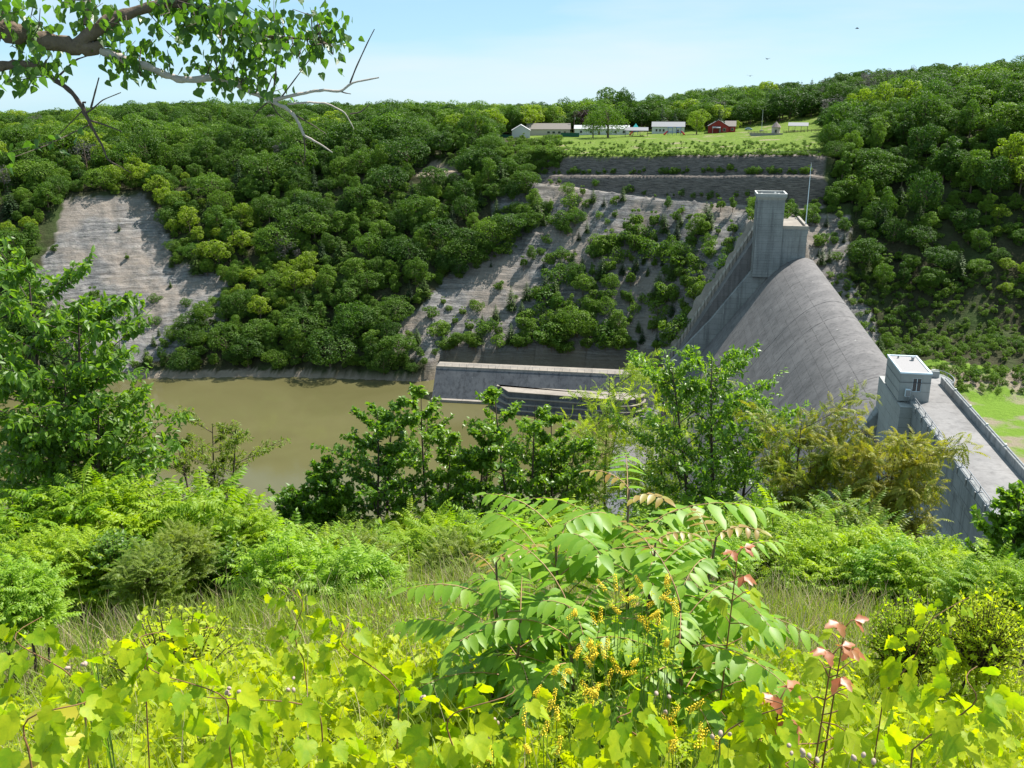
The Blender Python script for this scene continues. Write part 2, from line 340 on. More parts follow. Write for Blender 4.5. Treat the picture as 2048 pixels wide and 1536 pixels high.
L7 = off(L2, 0, [(-600, 315, 75), (0, 310, 75), (850, 285, 70), (1050, 288, 70), (1300, 284, 70), (1500, 284, 70), (1640, 276, 70), (1700, 280, 62), (1800, 258, 52), (2048, 228, 50), (2600, 210, 50)])
L8 = off(L2, 0, [(-600, 290, 150), (0, 284, 150), (150, 276, 148), (300, 258, 140), (850, 262, 140), (1050, 270, 145), (1300, 268, 155), (1500, 262, 165), (1640, 256, 165), (1700, 245, 124), (1800, 232, 92), (2048, 206, 86), (2600, 195, 86)])
L9 = L8.copy(); L9[:, 1] += 130; L9[:, 2] += np.interp(np.degrees(AZS), [-50, -5, 6, 11, 18, 25, 50], [-5, -2, 1.5, 8, 14, 8, 8])
L10 = L9.copy(); L10[:, 1] += 400; L10[:, 2] -= 25
L11 = L9.copy(); L11[:, 1] = 9000; L11[:, 2] = -125
L0b = L0.copy(); L0b[:, 1] -= 5; L0b[:, 2] -= 3.5
LAY += [dens(L0b), dens(L0), dens(L1), L2, L3, L4, L5, L6, L7, L8, L9, L10, L11]
def terrain(az, rho, fine=True):
    az = np.asarray(az, float).ravel(); rho = np.asarray(rho, float).ravel()
    RK = np.stack([np.interp(az, L[:, 0], L[:, 1]) for L in LAY]); ZK = np.stack([np.interp(az, L[:, 0], L[:, 2]) for L in LAY])
    # ground roughness moves the slope lines in and out
    gul = fbm(az * 26, rho * 0.008, 5, 4)
    for k in range(16, 18): RK[k] += gul * (6 if k == 16 else 5)
    RK = np.maximum.accumulate(RK + np.arange(len(LAY))[:, None] * 1e-3, 0)
    z = np.full(az.shape, ZK[-1]); 
    for k in range(len(LAY) - 1):
        m = (rho >= RK[k]) & (rho < RK[k + 1])
        t = (rho[m] - RK[k][m]) / (RK[k + 1][m] - RK[k][m]); z[m] = ZK[k][m] * (1 - t) + ZK[k + 1][m] * t
    x = rho * np.sin(az); y = rho * np.cos(az)
    s = (x * AX[0] + y * AX[1] - 1.5) / 1.21; r = x * RX[0] + y * RX[1] + 2.0      # dam frame
    # valley floor upstream of the dam
    up = r > 41 + 0 * s
    fl = 20 + fbm(x * .02, y * .02, 9) * 2.2 + fbm(x * .2, y * .2, 19) * 0.35
    z = np.where(up & (rho > 120) & (rho < RK[15]), np.maximum(z, fl), z)
    # rock buttress round the ends of the dam
    far = np.clip(1 - np.maximum(np.abs(r - 36) - 9, 0) / 5, 0, 1) * np.clip((s - 289) / 6, 0, 1) * np.clip((330 - s) / 12, 0, 1)
    z = z + (np.maximum(z, 61.5) - z) * far
    near = np.clip(1 - np.maximum(np.abs(r - 40) - 10, 0) / 14, 0, 1) * np.clip((66 - s) / 8, 0, 1) * np.clip((s - 25) / 15, 0, 1)
    z = z + (np.maximum(z, 62.8) - z) * near
    # behind the far wing wall and basin wall the slope stays below the coping
    cut = (s > 250) & (s < 289) & (r > -95) & (r < 44)
    lim = np.interp(r, [-95, -88, 0, 5, 27, 28, 44], [60, 9.5, 9.5, 8, 30, 30, 30]); lim = np.where(s < 268, np.minimum(lim, -2), lim)
    z = np.where(cut & (s < 284), np.minimum(z, lim), z)
    if fine:
        cl = (rho > RK[14] + 3) & (rho < RK[17])
        led = np.abs(((z * 0.42 + fbm(az * 40, rho * .02, 3) * 0.7) % 1.0) - 0.5)
        z = z + np.where(cl, (led - 0.25) * 0.55 + fbm(az * 90, rho * .03, 7, 4) * 2.6 + fbm(az * 420, rho * 0.5, 17, 3) * 2.4 - np.abs(fbm(az * 60, rho * .012, 37, 3)) * 5.0 + 0.8 + fbm(az * 240, rho * .035, 27, 3) * 1.4, 0)
        cut_ = ((rho > RK[18]) & (rho < RK[19])) | ((rho > RK[20]) & (rho < RK[21]))
        z = z + np.where(cut_, fbm(az * 300, z * 0.9, 8, 3) * 2.2, 0)
        z = z + np.where(rho > 410, fbm(x * .05, y * .05, 12) * 1.0, 0) + np.where(rho < 15, fbm(x * .9, y * .9, 13) * 0.28, np.where(rho < 215, fbm(x * .08, y * .08, 14) * 4, 0))
    return z
def ground(x, y): return float(terrain(np.array([math.atan2(x, y)]), np.array([math.hypot(x, y)]))[0])
def hit(px, py, lo=232, hi=1100, n=1700):
    """where the sight line through a pixel meets the ground"""
    d = ray(px, py); h = math.hypot(d[0], d[1]); rho = np.linspace(lo, hi, n); az = np.full(n, math.atan2(d[0], d[1]))
    z = HC + d[2] / h * rho; t = terrain(az, rho); w = np.where(z <= t)[0]
    k = w[0] if len(w) else n - 1
    return np.array([d[0] / h * rho[k], d[1] / h * rho[k], t[k]])
NA = 540
azg = np.radians(np.linspace(-54, 54, NA))
rg = np.concatenate([np.linspace(0.3, 13, 64), np.linspace(13.8, 60, 16), np.linspace(64, 178, 22), np.linspace(180, 250, 28), np.linspace(250.8, 300, 64), np.linspace(300.45, 372, 160), np.linspace(373, 500, 90), np.geomspace(505, 7300, 40)]) * 1.236
AZ, RG = np.meshgrid(azg, rg); Zt = terrain(AZ, RG).reshape(AZ.shape)
XT = RG * np.sin(AZ); YT = RG * np.cos(AZ)
NR = len(rg)
ii = (np.arange(NR - 1)[:, None] * NA + np.arange(NA - 1)[None, :]).ravel()
FT = np.stack([ii, ii + 1, ii + NA + 1, ii + NA], 1)
# colour zones with outlines of their own: rock, lawn, sand, meadow
px, py, _ = proj(np.stack([XT, YT, Zt], -1)); RGW = RG; RG = RG / 1.236
bare = [(120, 400), (300, 392), (345, 520), (450, 555), (440, 640), (300, 745), (180, 745), (60, 560), (100, 460)]
sparse = [(905, 520), (1050, 425), (1130, 385), (1300, 398), (1510, 415), (1700, 430), (1700, 560), (1800, 740), (1500, 760), (1320, 735), (860, 730), (780, 705), (800, 640), (880, 580)]
ragged = fbm(XT * .05, YT * .05 + Zt * .05, 31) * 55
hillm = RG > 230
rock = (inpoly(px + ragged, py + ragged * .5, bare) | inpoly(px + ragged, py + ragged * .4, sparse)) & hillm & (RG < 420)
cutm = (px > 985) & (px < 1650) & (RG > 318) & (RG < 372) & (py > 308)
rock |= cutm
lawn = (px > 1060) & (px < 1700) & (py < 313) & (RG > 345) & (RG < 520)
rs_ = XT * RX[0] + YT * RX[1] + 2
mead = (rs_ > 44) & (RG > 120) & (RG < 262) & (Zt < 26)
sand = ((Zt < 2.2) & (RG > 165) & (RG < 330) & (rs_ < 40)) | inpoly(px, py, [(832, 352), (868, 318), (920, 346), (915, 362)])
z3 = np.zeros((NR, NA, 4), np.float32); z3[..., 0] = rock; z3[..., 1] = lawn; z3[..., 2] = sand; z3[..., 3] = mead
me = mesh_np('terrain', np.stack([XT, YT, Zt], -1).reshape(-1, 3), FT, [], smooth=True)
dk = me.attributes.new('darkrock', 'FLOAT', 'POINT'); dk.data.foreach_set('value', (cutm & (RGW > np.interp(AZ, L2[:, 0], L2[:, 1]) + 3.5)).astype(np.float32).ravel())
ca = me.color_attributes.new('zone', 'FLOAT_COLOR', 'POINT'); ca.data.foreach_set('color', z3.ravel())
def terrain_mat():
    m, t, o = newmat('valley ground'); v = geopos(t)
    at = N(t, 'ShaderNodeAttribute', attribute_name='zone'); sp = N(t, 'ShaderNodeSeparateColor'); t.links.new(at.outputs['Color'], sp.inputs[0])
    n1 = noise(t, v, 0.05, 6); n2 = noise(t, v, 0.6, 6, 0.65); n3 = noise(t, v, 6, 5, 0.65)
    floor_ = mixc(t, n2, (0.022, 0.026, 0.012), (0.07, 0.065, 0.035)); floor_ = mixc(t, ramp(t, n1, 0.45, 0.65), floor_, (0.045, 0.07, 0.02))
    # bedded shale
    vs_ = geopos(t, (0.05, 0.05, 1.1)); st = noise(t, vs_, 1.0, 7, 0.7); st2 = noise(t, geopos(t, (0.3, 0.3, 4.0)), 1.0, 4, 0.7)
    rk = mixc(t, ramp(t, st, 0.36, 0.62), (0.09, 0.086, 0.084), (0.27, 0.256, 0.246)); rk = mixc(t, ramp(t, st2, 0.35, 0.5), tuple((0.075, 0.072, 0.072)), rk)
    rk = mixc(t, math_(t, 'MULTIPLY', ramp(t, n2, 0.55, 0.75), 0.5), rk, (0.10, 0.12, 0.06))
    rk = mixc(t, math_(t, 'MULTIPLY', ramp(t, n1, 0.45, 0.6), 0.6), rk, (0.25, 0.205, 0.165))
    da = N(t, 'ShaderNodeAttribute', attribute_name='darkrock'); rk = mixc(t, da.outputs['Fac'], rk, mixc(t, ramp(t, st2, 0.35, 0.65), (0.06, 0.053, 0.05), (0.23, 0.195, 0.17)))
    lw = mixc(t, ramp(t, n2, 0.3, 0.7), (0.055, 0.105, 0.014), (0.16, 0.215, 0.032)); lw = mixc(t, ramp(t, noise(t, v, 0.11, 4), 0.6, 0.68), lw, (0.24, 0.20, 0.13))
    sd = mixc(t, n2, (0.19, 0.15, 0.11), (0.32, 0.265, 0.21))
    md = mixc(t, ramp(t, noise(t, geopos(t, (1, 1, 1)), 0.045, 5, 0.6), 0.46, 0.54), (0.22, 0.185, 0.135), mixc(t, n2, (0.09, 0.165, 0.018), (0.15, 0.235, 0.03)))
    col = mixc(t, sp.outputs[0], floor_, rk); col = mixc(t, sp.outputs[1], col, lw); col = mixc(t, sp.outputs[2], col, sd); col = mixc(t, at.outputs['Alpha'], col, md)
    bump = math_(t, 'ADD', math_(t, 'MULTIPLY', n2, 0.6), math_(t, 'ADD', math_(t, 'MULTIPLY', n3, 0.12), math_(t, 'MULTIPLY', st2, 0.5)))
    finish(t, o, col, 0.95, bump, 0.9, 1.0, 0.1); return m
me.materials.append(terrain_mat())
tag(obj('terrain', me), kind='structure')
# river
def water_mat():
    m, t, o = newmat('silty river water'); v = geopos(t, (1, 1, 1)); n1 = noise(t, v, 0.02, 4, 0.6, 0.6); n2 = noise(t, v, 1.3, 4, 0.6)
    col = mixc(t, ramp(t, n1, 0.35, 0.7), (0.090, 0.082, 0.034), (0.112, 0.102, 0.045))
    b = finish(t, o, col, 0.07, n2, 0.10, 0.04, 0.4); b.inputs['IOR'].default_value = 1.33; return m
nx, ny = 60, 24
gx, gy = np.meshgrid(np.linspace(-700, 60, nx), np.linspace(140, 430, ny)); gz = np.zeros_like(gx)
jj = (np.arange(ny - 1)[:, None] * nx + np.arange(nx - 1)[None, :]).ravel()
tag(obj('river', mesh_np('river', np.stack([gx, gy, gz], -1).reshape(-1, 3), np.stack([jj, jj + 1, jj + nx + 1, jj + nx], 1), water_mat())), kind='structure')

# ================================================================== DAM (local frame: x = upstream, y = along the dam, z up)
S1, S2, RC, ZCR, ZD = 127.0, 275.6, 44.2, 53.0, 63.4
DO = (200.0, 40.0)                                  # s, r of the dam's origin
def dam_root(name, s=DO[0], r=DO[1], z=0.0): return empty(name, W(s * 1.21 + 1.5, r - 2.0, z), -AXZ)
def dl(b, pts): return pts
class DM(MB):
    """polygons given as r, s, z and stored relative to a root at (s0, r0, z0)"""
    def __init__(s, s0=DO[0], r0=DO[1], z0=0.0): super().__init__(); s.o = (r0, s0, z0)
    def add(s, vs, fs, mi=0): return super().add([(x - s.o[0], (y - s.o[1]) * 1.21, z - s.o[2]) for x, y, z in vs], fs, mi)
rngd = random.Random(4)
dam = dam_root('concrete_dam'); tag(dam, 'huge grey concrete gravity dam with curved spillway crossing the gorge', 'dam')
def ogee(r):
    x = RC - r
    if x <= 0: return ZCR - 0.10 * x * x
    if x < 14: return ZCR - x ** 1.85 / 12.94
    return ZCR - 10.2 - 1.35 * (x - 14)
rr = [RC - x for x in np.linspace(45, 14, 9)] + [RC - x for x in np.linspace(12.5, 0, 12)] + [RC + 1.2, RC + 2.4, RC + 3.2]
sp_prof = [(r, ogee(r)) for r in rr] + [(RC + 3.2, ogee(RC + 3.2) - 2), (RC + 1.5, 45), (RC + 1.5, -4), (rr[0] - 14, -4), (rr[0] - 14, 1.0), (rr[0] - 6, 1.5)]
sp_prof = sp_prof[::-1]
nm = 10; wm = (S2 - S1) / nm
for k in range(nm):
    dz = rngd.uniform(-0.05, 0.05)
    pr = [(x, z + (dz if z > 0 else 0)) for x, z in sp_prof]
    y0 = S1 + k * wm + 0.05; y1 = S1 + (k + 1) * wm - 0.05
    b = DM(); b.extr(pr, y0, y1); o = b.build('spillway_monolith', M['spill'], dam, True)
    o.data.set_sharp_from_angle(angle=rad(28)) if hasattr(o.data, 'set_sharp_from_angle') else None
b = DM(); b.extr([(x - 0.08 * (1 if x < RC else -1) if z > 3 else x, z - 0.35 if z > 3 else z) for x, z in sp_prof], S1 - 0.2, S2 + 0.2); b.build('joint_filler', M['basin'], dam)
# wing walls beside the spillway
wtop = [(37.2, 61.0), (28, 49.2), (14.3, 30.0), (-3.0, 9.2), (-9, 8.2)]
def wing(y0, y1, nm_):
    b = DM(); prof = [(44.6, -4), (44.6, 61.0)] + wtop + [(-9, -4)]
    b.extr(prof, y0, y1); b.build(nm_, M['pier'], dam, bevel=0.12)
wing(S1 - 2.2, S1, 'near_wing_wall'); wing(S2, S2 + 2.2, 'far_wing_wall')
# near non-overflow blocks
nprof = [(44.6, -4), (44.6, 62.6), (36.6, 62.6), (36.6, 60.4), (37.2, 59.7), (37.2, 54.0), (36.0, 50.5), (-2, 4), (-2, -4)]
ys = [50, 64, 78, 92, 103, 112.5, 124.8]
for k in range(len(ys) - 1):
    b = DM(); b.extr([(x + rngd.uniform(-.03, .03), z) for x, z in nprof], ys[k] + 0.04, ys[k + 1] - 0.04); b.build('dam_block', M['pier'], dam, bevel=0.06)
b = DM(); b.box((34.9, 113.6, 46), (36.58, 126.9, 63.2)); b.add([(34.9, 113.6, 46), (36.58, 113.6, 46), (36.58, 126.9, 46), (34.9, 126.9, 46), (36.58, 113.6, 42), (36.58, 126.9, 42)], [(0, 1, 4), (3, 5, 2), (0, 4, 5, 3)]); b.build('pier_face', M['gate'], dam)
# deck, kerb, parapet
ysd = [50 + 7.3 * k for k in range(10)] + [124]
for k in range(10):
    b = DM(); b.box((37.35, ysd[k] + 0.015, 62.6), (43.3, ysd[k + 1] - 0.015, ZD + rngd.uniform(-.006, .006))); b.build('deck_slab', M['deck'], dam)
for k in range(10):
    b = DM(); b.box((43.32, ysd[k] + 0.015, 62.6), (43.95, ysd[k + 1] - 0.015, ZD + 1.12)); b.build('parapet', M['pier'], dam, bevel=0.05)
b = DM(); b.box((36.55, 50, 62.62), (37.33, 115.4, ZD + 0.32)); b.build('kerb', M['pier'], dam, bevel=0.05)
rail = DM()
rail.tube([(36.95, 50, ZD + 1.05), (36.95, 115.3, ZD + 1.05)], [0.055] * 2, 6); rail.tube([(36.95, 50, ZD + 0.68), (36.95, 115.3, ZD + 0.68)], [0.045] * 2, 6)
ro = rail.build('railing', M['steel'], dam)
for k in range(20):
    y = 115 - 3.1 * k; b = DM(); b.tube([(36.95, y, ZD + .3), (36.95, y, ZD + 1.1)], [.06, .06], 6); b.box((36.6, y - .14, ZD + .32), (37.3, y + .14, ZD + .40)); b.box((36.42, y - .12, ZD - .45), (36.55, y + .12, ZD + .3)); b.build('railing_post', M['steel'], ro)
b = DM(); b.tube([(43.63, 50, ZD + 1.22), (43.63, 123, ZD + 1.22)], [.05, .05], 6); pr_ = b.build('parapet_rail', M['steel'], dam)
for k in range(9):
    y = 118 - 6.5 * k; b = DM(); b.box((43.5, y - .12, ZD + 1.12), (43.76, y + .12, ZD + 1.42)); b.build('deck_lamp', M['paintwhite'], dam)
# rounded pier nose upstream
def prism(b, prof, z0, z1):
    n = len(prof); b.add([(x, y, z0) for x, y in prof] + [(x, y, z1) for x, y in prof], [tuple(range(n))[::-1], tuple(range(n, 2 * n))] + [(i, (i + 1) % n, (i + 1) % n + n, i + n) for i in range(n)]); return b
nose = [(44.62, 126.5)] + [(45.2 + 1.5 * math.cos(t), 129.5 + 3.0 * math.sin(t)) for t in np.linspace(-math.pi / 2, math.pi / 2, 14)] + [(44.62, 132.5)]
b = prism(DM(), nose, 18, 61.5); b.build('pier_nose', M['pier'], dam)
nose2 = [(44.62, 126.2)] + [(45.2 + 1.75 * math.cos(t), 129.5 + 3.3 * math.sin(t)) for t in np.linspace(-math.pi / 2, math.pi / 2, 14)] + [(44.62, 132.8)]
b = prism(DM(), nose2, 61.5, 62.1); b.build('pier_cap', M['pier'], dam)
for zz in (62.7,):
    b = DM(); b.tube([(x, y, zz) for x, y in nose2], [.07] * len(nose2), 6); b.build('pier_rail', M['steel'], dam)
for x, y in nose2[1:-1:3]: b = DM(); b.tube([(x, y, 62.1), (x, y, 62.72)], [.06, .06], 6); b.build('pier_rail_post', M['steel'], dam)
b = DM(); b.box((37.35, 124.02, 62.6), (43.95, 127.0, ZD)); b.build('deck_slab', M['deck'], dam)
b = DM(); b.box((37.4, 126.55, ZD), (43.9, 126.98, ZD + 1.1)); b.build('parapet', M['pier'], dam, bevel=0.05)
# far non-overflow section: sloping face, stepped apron beside it
fprof = [(44.6, -4), (44.6, 62.2), (27.6, 62.2), (27.6, 58.6), (-1.5, 7.0), (-1.5, -4)]
yf = [277.9, 281.6, 285.2]
for k in range(2):
    b = DM(); b.extr(fprof, yf[k] + .03, yf[k + 1] - .03); b.build('dam_block', M['spill'], dam)
# flight of slabs along the abutment contact
P0 = np.array([28.0, 61.6]); P1 = np.array([-1.5, 9.4]); ns_ = 26
for k in range(ns_):
    a = P0 + (P1 - P0) * (k / ns_); c = P0 + (P1 - P0) * ((k + 1) / ns_ - 0.006)
    wob = 2.2 * math.sin(k * 0.33) + 0.5 * math.sin(k * 1.3)
    b = DM(); b.add([(a[0], 285.3, a[1]), (c[0], 285.3, c[1]), (c[0], 288.6 + wob * .35, c[1] + .5), (a[0], 288.6 + wob * .35, a[1] + .5), (a[0], 285.3, a[1] - 5), (c[0], 285.3, c[1] - 5), (c[0], 288.6 + wob * .35, c[1] - 5), (a[0], 288.6 + wob * .35, a[1] - 5)],
        [(0, 3, 2, 1), (4, 5, 6, 7), (0, 1, 5, 4), (1, 2, 6, 5), (2, 3, 7, 6), (3, 0, 4, 7)]); b.build('abutment_slab', M['slab'], dam)
# sprayed concrete skirt spreading over the rock
sk = DM(); nsk = 30; pts = []
for k in range(nsk + 1):
    a = P0 + (P1 - P0) * (k / nsk); wdt = 1.2 + 2.6 * (0.5 + 0.5 * math.sin(k * 0.42 + 1)) * (0.3 + 0.7 * k / nsk) + 0.5 * math.sin(k * 1.9)
    for j in range(6):
        u = j / 5; pts.append((a[0] - 0.6 * u * wdt, 288.4 + 0.75 * wdt * u, a[1] + 0.35 + 0.55 * wdt * u - 0.2 * math.sin(k * 1.7 + j)))
sk.add(pts, [(k * 6 + j, k * 6 + j + 1, k * 6 + j + 7, k * 6 + j + 6) for k in range(nsk) for j in range(5)]); sk.build('sprayed_skirt', M['basintop'], dam)

# ---- near gatehouse
gh = dam_root('gatehouse', 119.5, 37.0, ZD); tag(gh, 'small flat-roofed concrete gatehouse standing at the spillway end of the near deck', 'gatehouse')
def G(): return DM(119.5, 37.0, ZD)
gx0, gx1, gy0, gy1, gz1 = 34.95, 39.25, 115.5, 123.6, ZD + 4.2
wx0, wx1, wz0, wz1 = 36.75, 38.0, ZD + 1.5, ZD + 3.55
b = G(); b.box((gx0, gy0 + .28, ZD), (gx0 + .3, gy1, gz1)); b.build('wall', M['gate'], gh)
b = G(); b.box((gx1 - .3, gy0 + .28, ZD), (gx1, gy1, gz1)); b.build('wall', M['gate'], gh)
b = G(); b.box((gx0 + .3, gy1 - .3, ZD), (gx1 - .3, gy1, gz1)); b.build('wall', M['gate'], gh)
b = G(); b.box((gx0, gy0, ZD), (wx0, gy0 + .28, gz1)); b.box((wx1, gy0, ZD), (gx1, gy0 + .28, gz1)); b.box((wx0, gy0, ZD), (wx1, gy0 + .28, wz0)); b.box((wx0, gy0, wz1), (wx1, gy0 + .28, gz1)); b.build('wall', M['gate'], gh)
b = G(); b.box((gx0 - .02, gy0 - .03, ZD + 2.85), (gx1 + .02, gy0 - .002, ZD + 2.93)); b.box((gx0 - .03, gy0, ZD + 2.85), (gx0 - .002, gy1, ZD + 2.93)); b.build('groove_band', M['basin'], gh)
b = G(); b.box((gx0 - .03, gy0 - .01, ZD + 1.3), (gx0 - .002, gy1, ZD + 1.36)); b.build('groove_band', M['basin'], gh)
wn = G(); wn.box((wx0, gy0 + .08, wz0), (wx0 + .07, gy0 + .16, wz1)); wn.box((wx1 - .07, gy0 + .08, wz0), (wx1, gy0 + .16, wz1)); wn.box((wx0 + .07, gy0 + .08, wz0), (wx1 - .07, gy0 + .16, wz0 + .07)); wn.box((wx0 + .07, gy0 + .08, wz1 - .07), (wx1 - .07, gy0 + .16, wz1))
wn.box((wx0 + .59, gy0 + .08, wz0 + .07), (wx0 + .66, gy0 + .16, wz1 - .07)); wo = wn.build('window', M['paintblue'], gh)
for a_, c_ in ((wx0 + .07, wx0 + .59), (wx0 + .66, wx1 - .07)): b = G(); b.box((a_, gy0 + .11, wz0 + .07), (c_, gy0 + .13, wz1 - .07)); b.build('pane', M['pane'], wo)
b = G(); b.box((gx0 + .2, gy0 + .2, gz1), (gx1 - .2, gy1 - .2, gz1 + .12)); rf = b.build('roof', M['roofgravel'], gh)
b = G()
for q in (((gx0 - .06, gy0 - .06, gz1 + .001), (gx1 + .06, gy0 + .2, gz1 + .25)), ((gx0 - .06, gy1 - .2, gz1 + .001), (gx1 + .06, gy1 + .06, gz1 + .25)), ((gx0 - .06, gy0 + .2, gz1 + .001), (gx0 + .2, gy1 - .2, gz1 + .25)), ((gx1 - .2, gy0 + .2, gz1 + .001), (gx1 + .06, gy1 - .2, gz1 + .25))): b.box(*q)
b.build('roof_edge', M['paintblue'], rf)
b = G(); b.tube([(38.1, 121.6, gz1 + .12), (38.1, 121.6, gz1 + .5), (38.1, 121.6, gz1 + .55)], [.2, .2, .34], 10); b.box((37.9, 121.4, gz1 + .55), (38.3, 121.8, gz1 + .65)); b.build('roof_vent', M['steel'], rf)
b = G(); b.tube([(36.2, 122.4, gz1 + .12), (36.2, 122.4, gz1 + .45)], [.13, .13], 8); b.build('roof_vent', M['steel'], rf)
# control cabinet beside the rail
cb = dam_root('control_cabinet', 115.0, 36.2, ZD); tag(cb, 'small pale steel cabinet on posts against the gatehouse wall by the railing', 'cabinet')
b = DM(115, 36.2, ZD); b.box((35.75, 114.9, ZD + .9), (36.45, 115.3, ZD + 2.0)); b.build('box', M['paintblue'], cb)
b = DM(115, 36.2, ZD); b.box((35.8, 114.84, ZD + .98), (36.4, 114.9, ZD + 1.92)); b.build('door', M['steel'], cb)
b = DM(115, 36.2, ZD); b.tube([(35.9, 115.1, ZD - .4), (35.9, 115.1, ZD + .9)], [.05, .05], 6); b.tube([(36.3, 115.1, ZD - .4), (36.3, 115.1, ZD + .9)], [.05, .05], 6); b.build('post', M['steel'], cb)

# ---- far tower and pier
tw = dam_root('elevator_tower', 278, 32, 45); tag(tw, 'tall square concrete tower with flared parapet rising at the far end of the spillway', 'tower')
def Tm(): return DM(278, 32, 45)
tx0, tx1, ty0, ty1, tz1 = 27.4, 36.3, 274.6, 282.6, 73.0
lifts = list(np.arange(46, 72.9, 1.93)) + [73.0]
for k in range(len(lifts) - 1):
    e = 0.0 if k % 2 else 0.015
    b = Tm(); b.box((tx0 - e, ty0 - e, lifts[k] + 0.02), (tx1 + e, ty1 + e, lifts[k + 1] - 0.02)); b.build('concrete_lift', M['pier'], tw)
b = Tm(); b.box((tx0 + .12, ty0 + .12, 45.8), (tx1 - .12, ty1 - .12, tz1 - .1)); b.build('core', M['basin'], tw)
b = Tm(); b.box((tx0 - .5, ty0 + 1.2, 48), (tx0 - .02, ty0 + 4.0, 71.5)); b.build('side_pilaster', M['pier'], tw)
b = Tm(); b.tube([(tx0 - .2, ty0 + .5, 48), (tx0 - .2, ty0 + .5, 71)], [.16, .16], 6); b.build('drain_pipe', M['steel'], tw)
cx, cy = (tx0 + tx1) / 2, (ty0 + ty1) / 2; hx, hy = (tx1 - tx0) / 2, (ty1 - ty0) / 2
ring = lambda h, z: [(cx - hx - h, cy - hy - h, z), (cx + hx + h, cy - hy - h, z), (cx + hx + h, cy + hy + h, z), (cx - hx - h, cy + hy + h, z)]
b = Tm(); v_ = ring(0.02, 72.3) + ring(.55, 73.3) + ring(.55, 74.3) + ring(.1, 74.3) + ring(.1, 73.35)
b.add(v_, [(i + 4 * j, (i + 1) % 4 + 4 * j, (i + 1) % 4 + 4 * j + 4, i + 4 * j + 4) for j in range(4) for i in range(4)] + [(16, 17, 18, 19)]); cr = b.build('parapet', M['gate'], tw)
b = Tm()
for q in (((cx - hx - .56, cy - hy - .56, 74.302), (cx + hx + .56, cy - hy - .1, 74.42)), ((cx - hx - .56, cy + hy + .1, 74.302), (cx + hx + .56, cy + hy + .56, 74.42)), ((cx - hx - .56, cy - hy - .1, 74.302), (cx - hx - .1, cy + hy + .1, 74.42)), ((cx + hx + .1, cy - hy - .1, 74.302), (cx + hx + .56, cy + hy + .1, 74.42))): b.box(*q)
b.build('coping', M['paintwhite'], cr)
for x, y, h in ((28.6, 276, 1.0), (33.5, 280, .9), (34.6, 279, .7)): b = Tm(); b.box((x - .3, y - .3, 73.36), (x + .3, y + .3, 73.36 + h)); b.build('roof_unit', M['paintwhite'], tw)
pf = dam_root('pier_platform', 280, 40, 45); tag(pf, 'concrete pier with open deck and parapet beside the tall far tower', 'pier')
def Pm(): return DM(280, 40, 45)
b = Pm(); b.extr([(36.33, 45), (44.4, 45), (44.4, 60.6), (44.75, 61.4), (44.75, 62.6), (36.33, 62.6)], 275.2, 300); b.build('pier_body', M['pier'], pf)
b = Pm(); b.box((36.4, 275.7, 62.6), (43.6, 300, 62.95)); b.build('deck', M['basintop'], pf)
b = Pm(); b.box((36.34, 275.15, 62.6), (44.8, 275.6, 63.7)); b.build('parapet', M['slab'], pf, bevel=.05)
b = Pm(); b.box((43.9, 275.65, 62.6), (44.8, 300, 63.7)); b.build('parapet', M['slab'], pf, bevel=.05)
ms = dam_root('radio_mast', 279.5, 45.2, 62.6); tag(ms, 'thin pale mast standing on the far pier beside the tower', 'mast')
def Mm(): return DM(279.5, 45.2, 62.6)
b = Mm(); b.tube([(44.35, 279.5, 63.7), (44.4, 279.5, 83.6)], [.17, .08], 8); b.build('pole', M['paintblue'], ms)
b = Mm(); b.box((44.15, 279.2, 63.7), (44.6, 279.8, 64.0)); b.build('base_plate', M['steel'], ms)
b = Mm(); b.tube([(44.4, 279.5, 83.4), (44.4, 279.5, 84.4)], [.11, .03], 6); b.build('tip', M['paintwhite'], ms)

# ---- stilling basin: battered far wall, walkway, stepped training block
bw = dam_root('basin_wall', 258, -45, 0); tag(bw, 'long stained concrete wall along the far side of the stilling basin', 'retaining wall')
def Bm(): return DM(258, -45, 0)
yb = lambda r: 261.5 + (r + 86) * 0.012
segs = list(np.linspace(-83.5, -4, 8))
for k in range(7):
    r0, r1 = segs[k] + .03, segs[k + 1] - .03
    b = Bm(); sec = lambda r, q: [(r, yb(r) - 1.2, -3), (r, yb(r) - 1.2, 0.9 + .0 * q), (r, yb(r), 1.0), (r, yb(r) + 5.8, 10.4), (r, yb(r) + 6.0, 10.9), (r, yb(r) + 8.8, 11.0), (r, yb(r) + 10.5, 11.1), (r, yb(r) + 10.5, -3)]
    n = 8; v_ = sec(r0, 0) + sec(r1, 0)
    fs = [(i, i + n, (i + 1) % n + n, (i + 1) % n) for i in range(n)] + [tuple(range(n)), tuple(range(2 * n - 1, n - 1, -1))]
    b.add(v_, fs); o = b.build('wall_panel', [M['basin'], M['basintop']], bw)
    o.data.polygons.foreach_set('material_index', [1, 1, 0, 1, 1, 1, 0, 0, 0, 0])
rl = Bm(); rl.tube([(r, yb(r) + 6.3, 11.9) for r in segs], [.05] * 8, 5); rl.tube([(r, yb(r) + 6.3, 11.45) for r in segs], [.04] * 8, 5); rlo = rl.build('railing', M['steel'], bw)
for k in range(30):
    r = -83 + k * 2.7; b = Bm(); b.tube([(r, yb(r) + 6.3, 10.9), (r, yb(r) + 6.3, 11.95)], [.05, .05], 5); b.build('railing_post', M['steel'], rlo)
st = dam_root('stepped_training_block', 252, -35, 0); tag(st, 'dark stepped concrete block with pale ledges standing in the water below the spillway', 'concrete block')
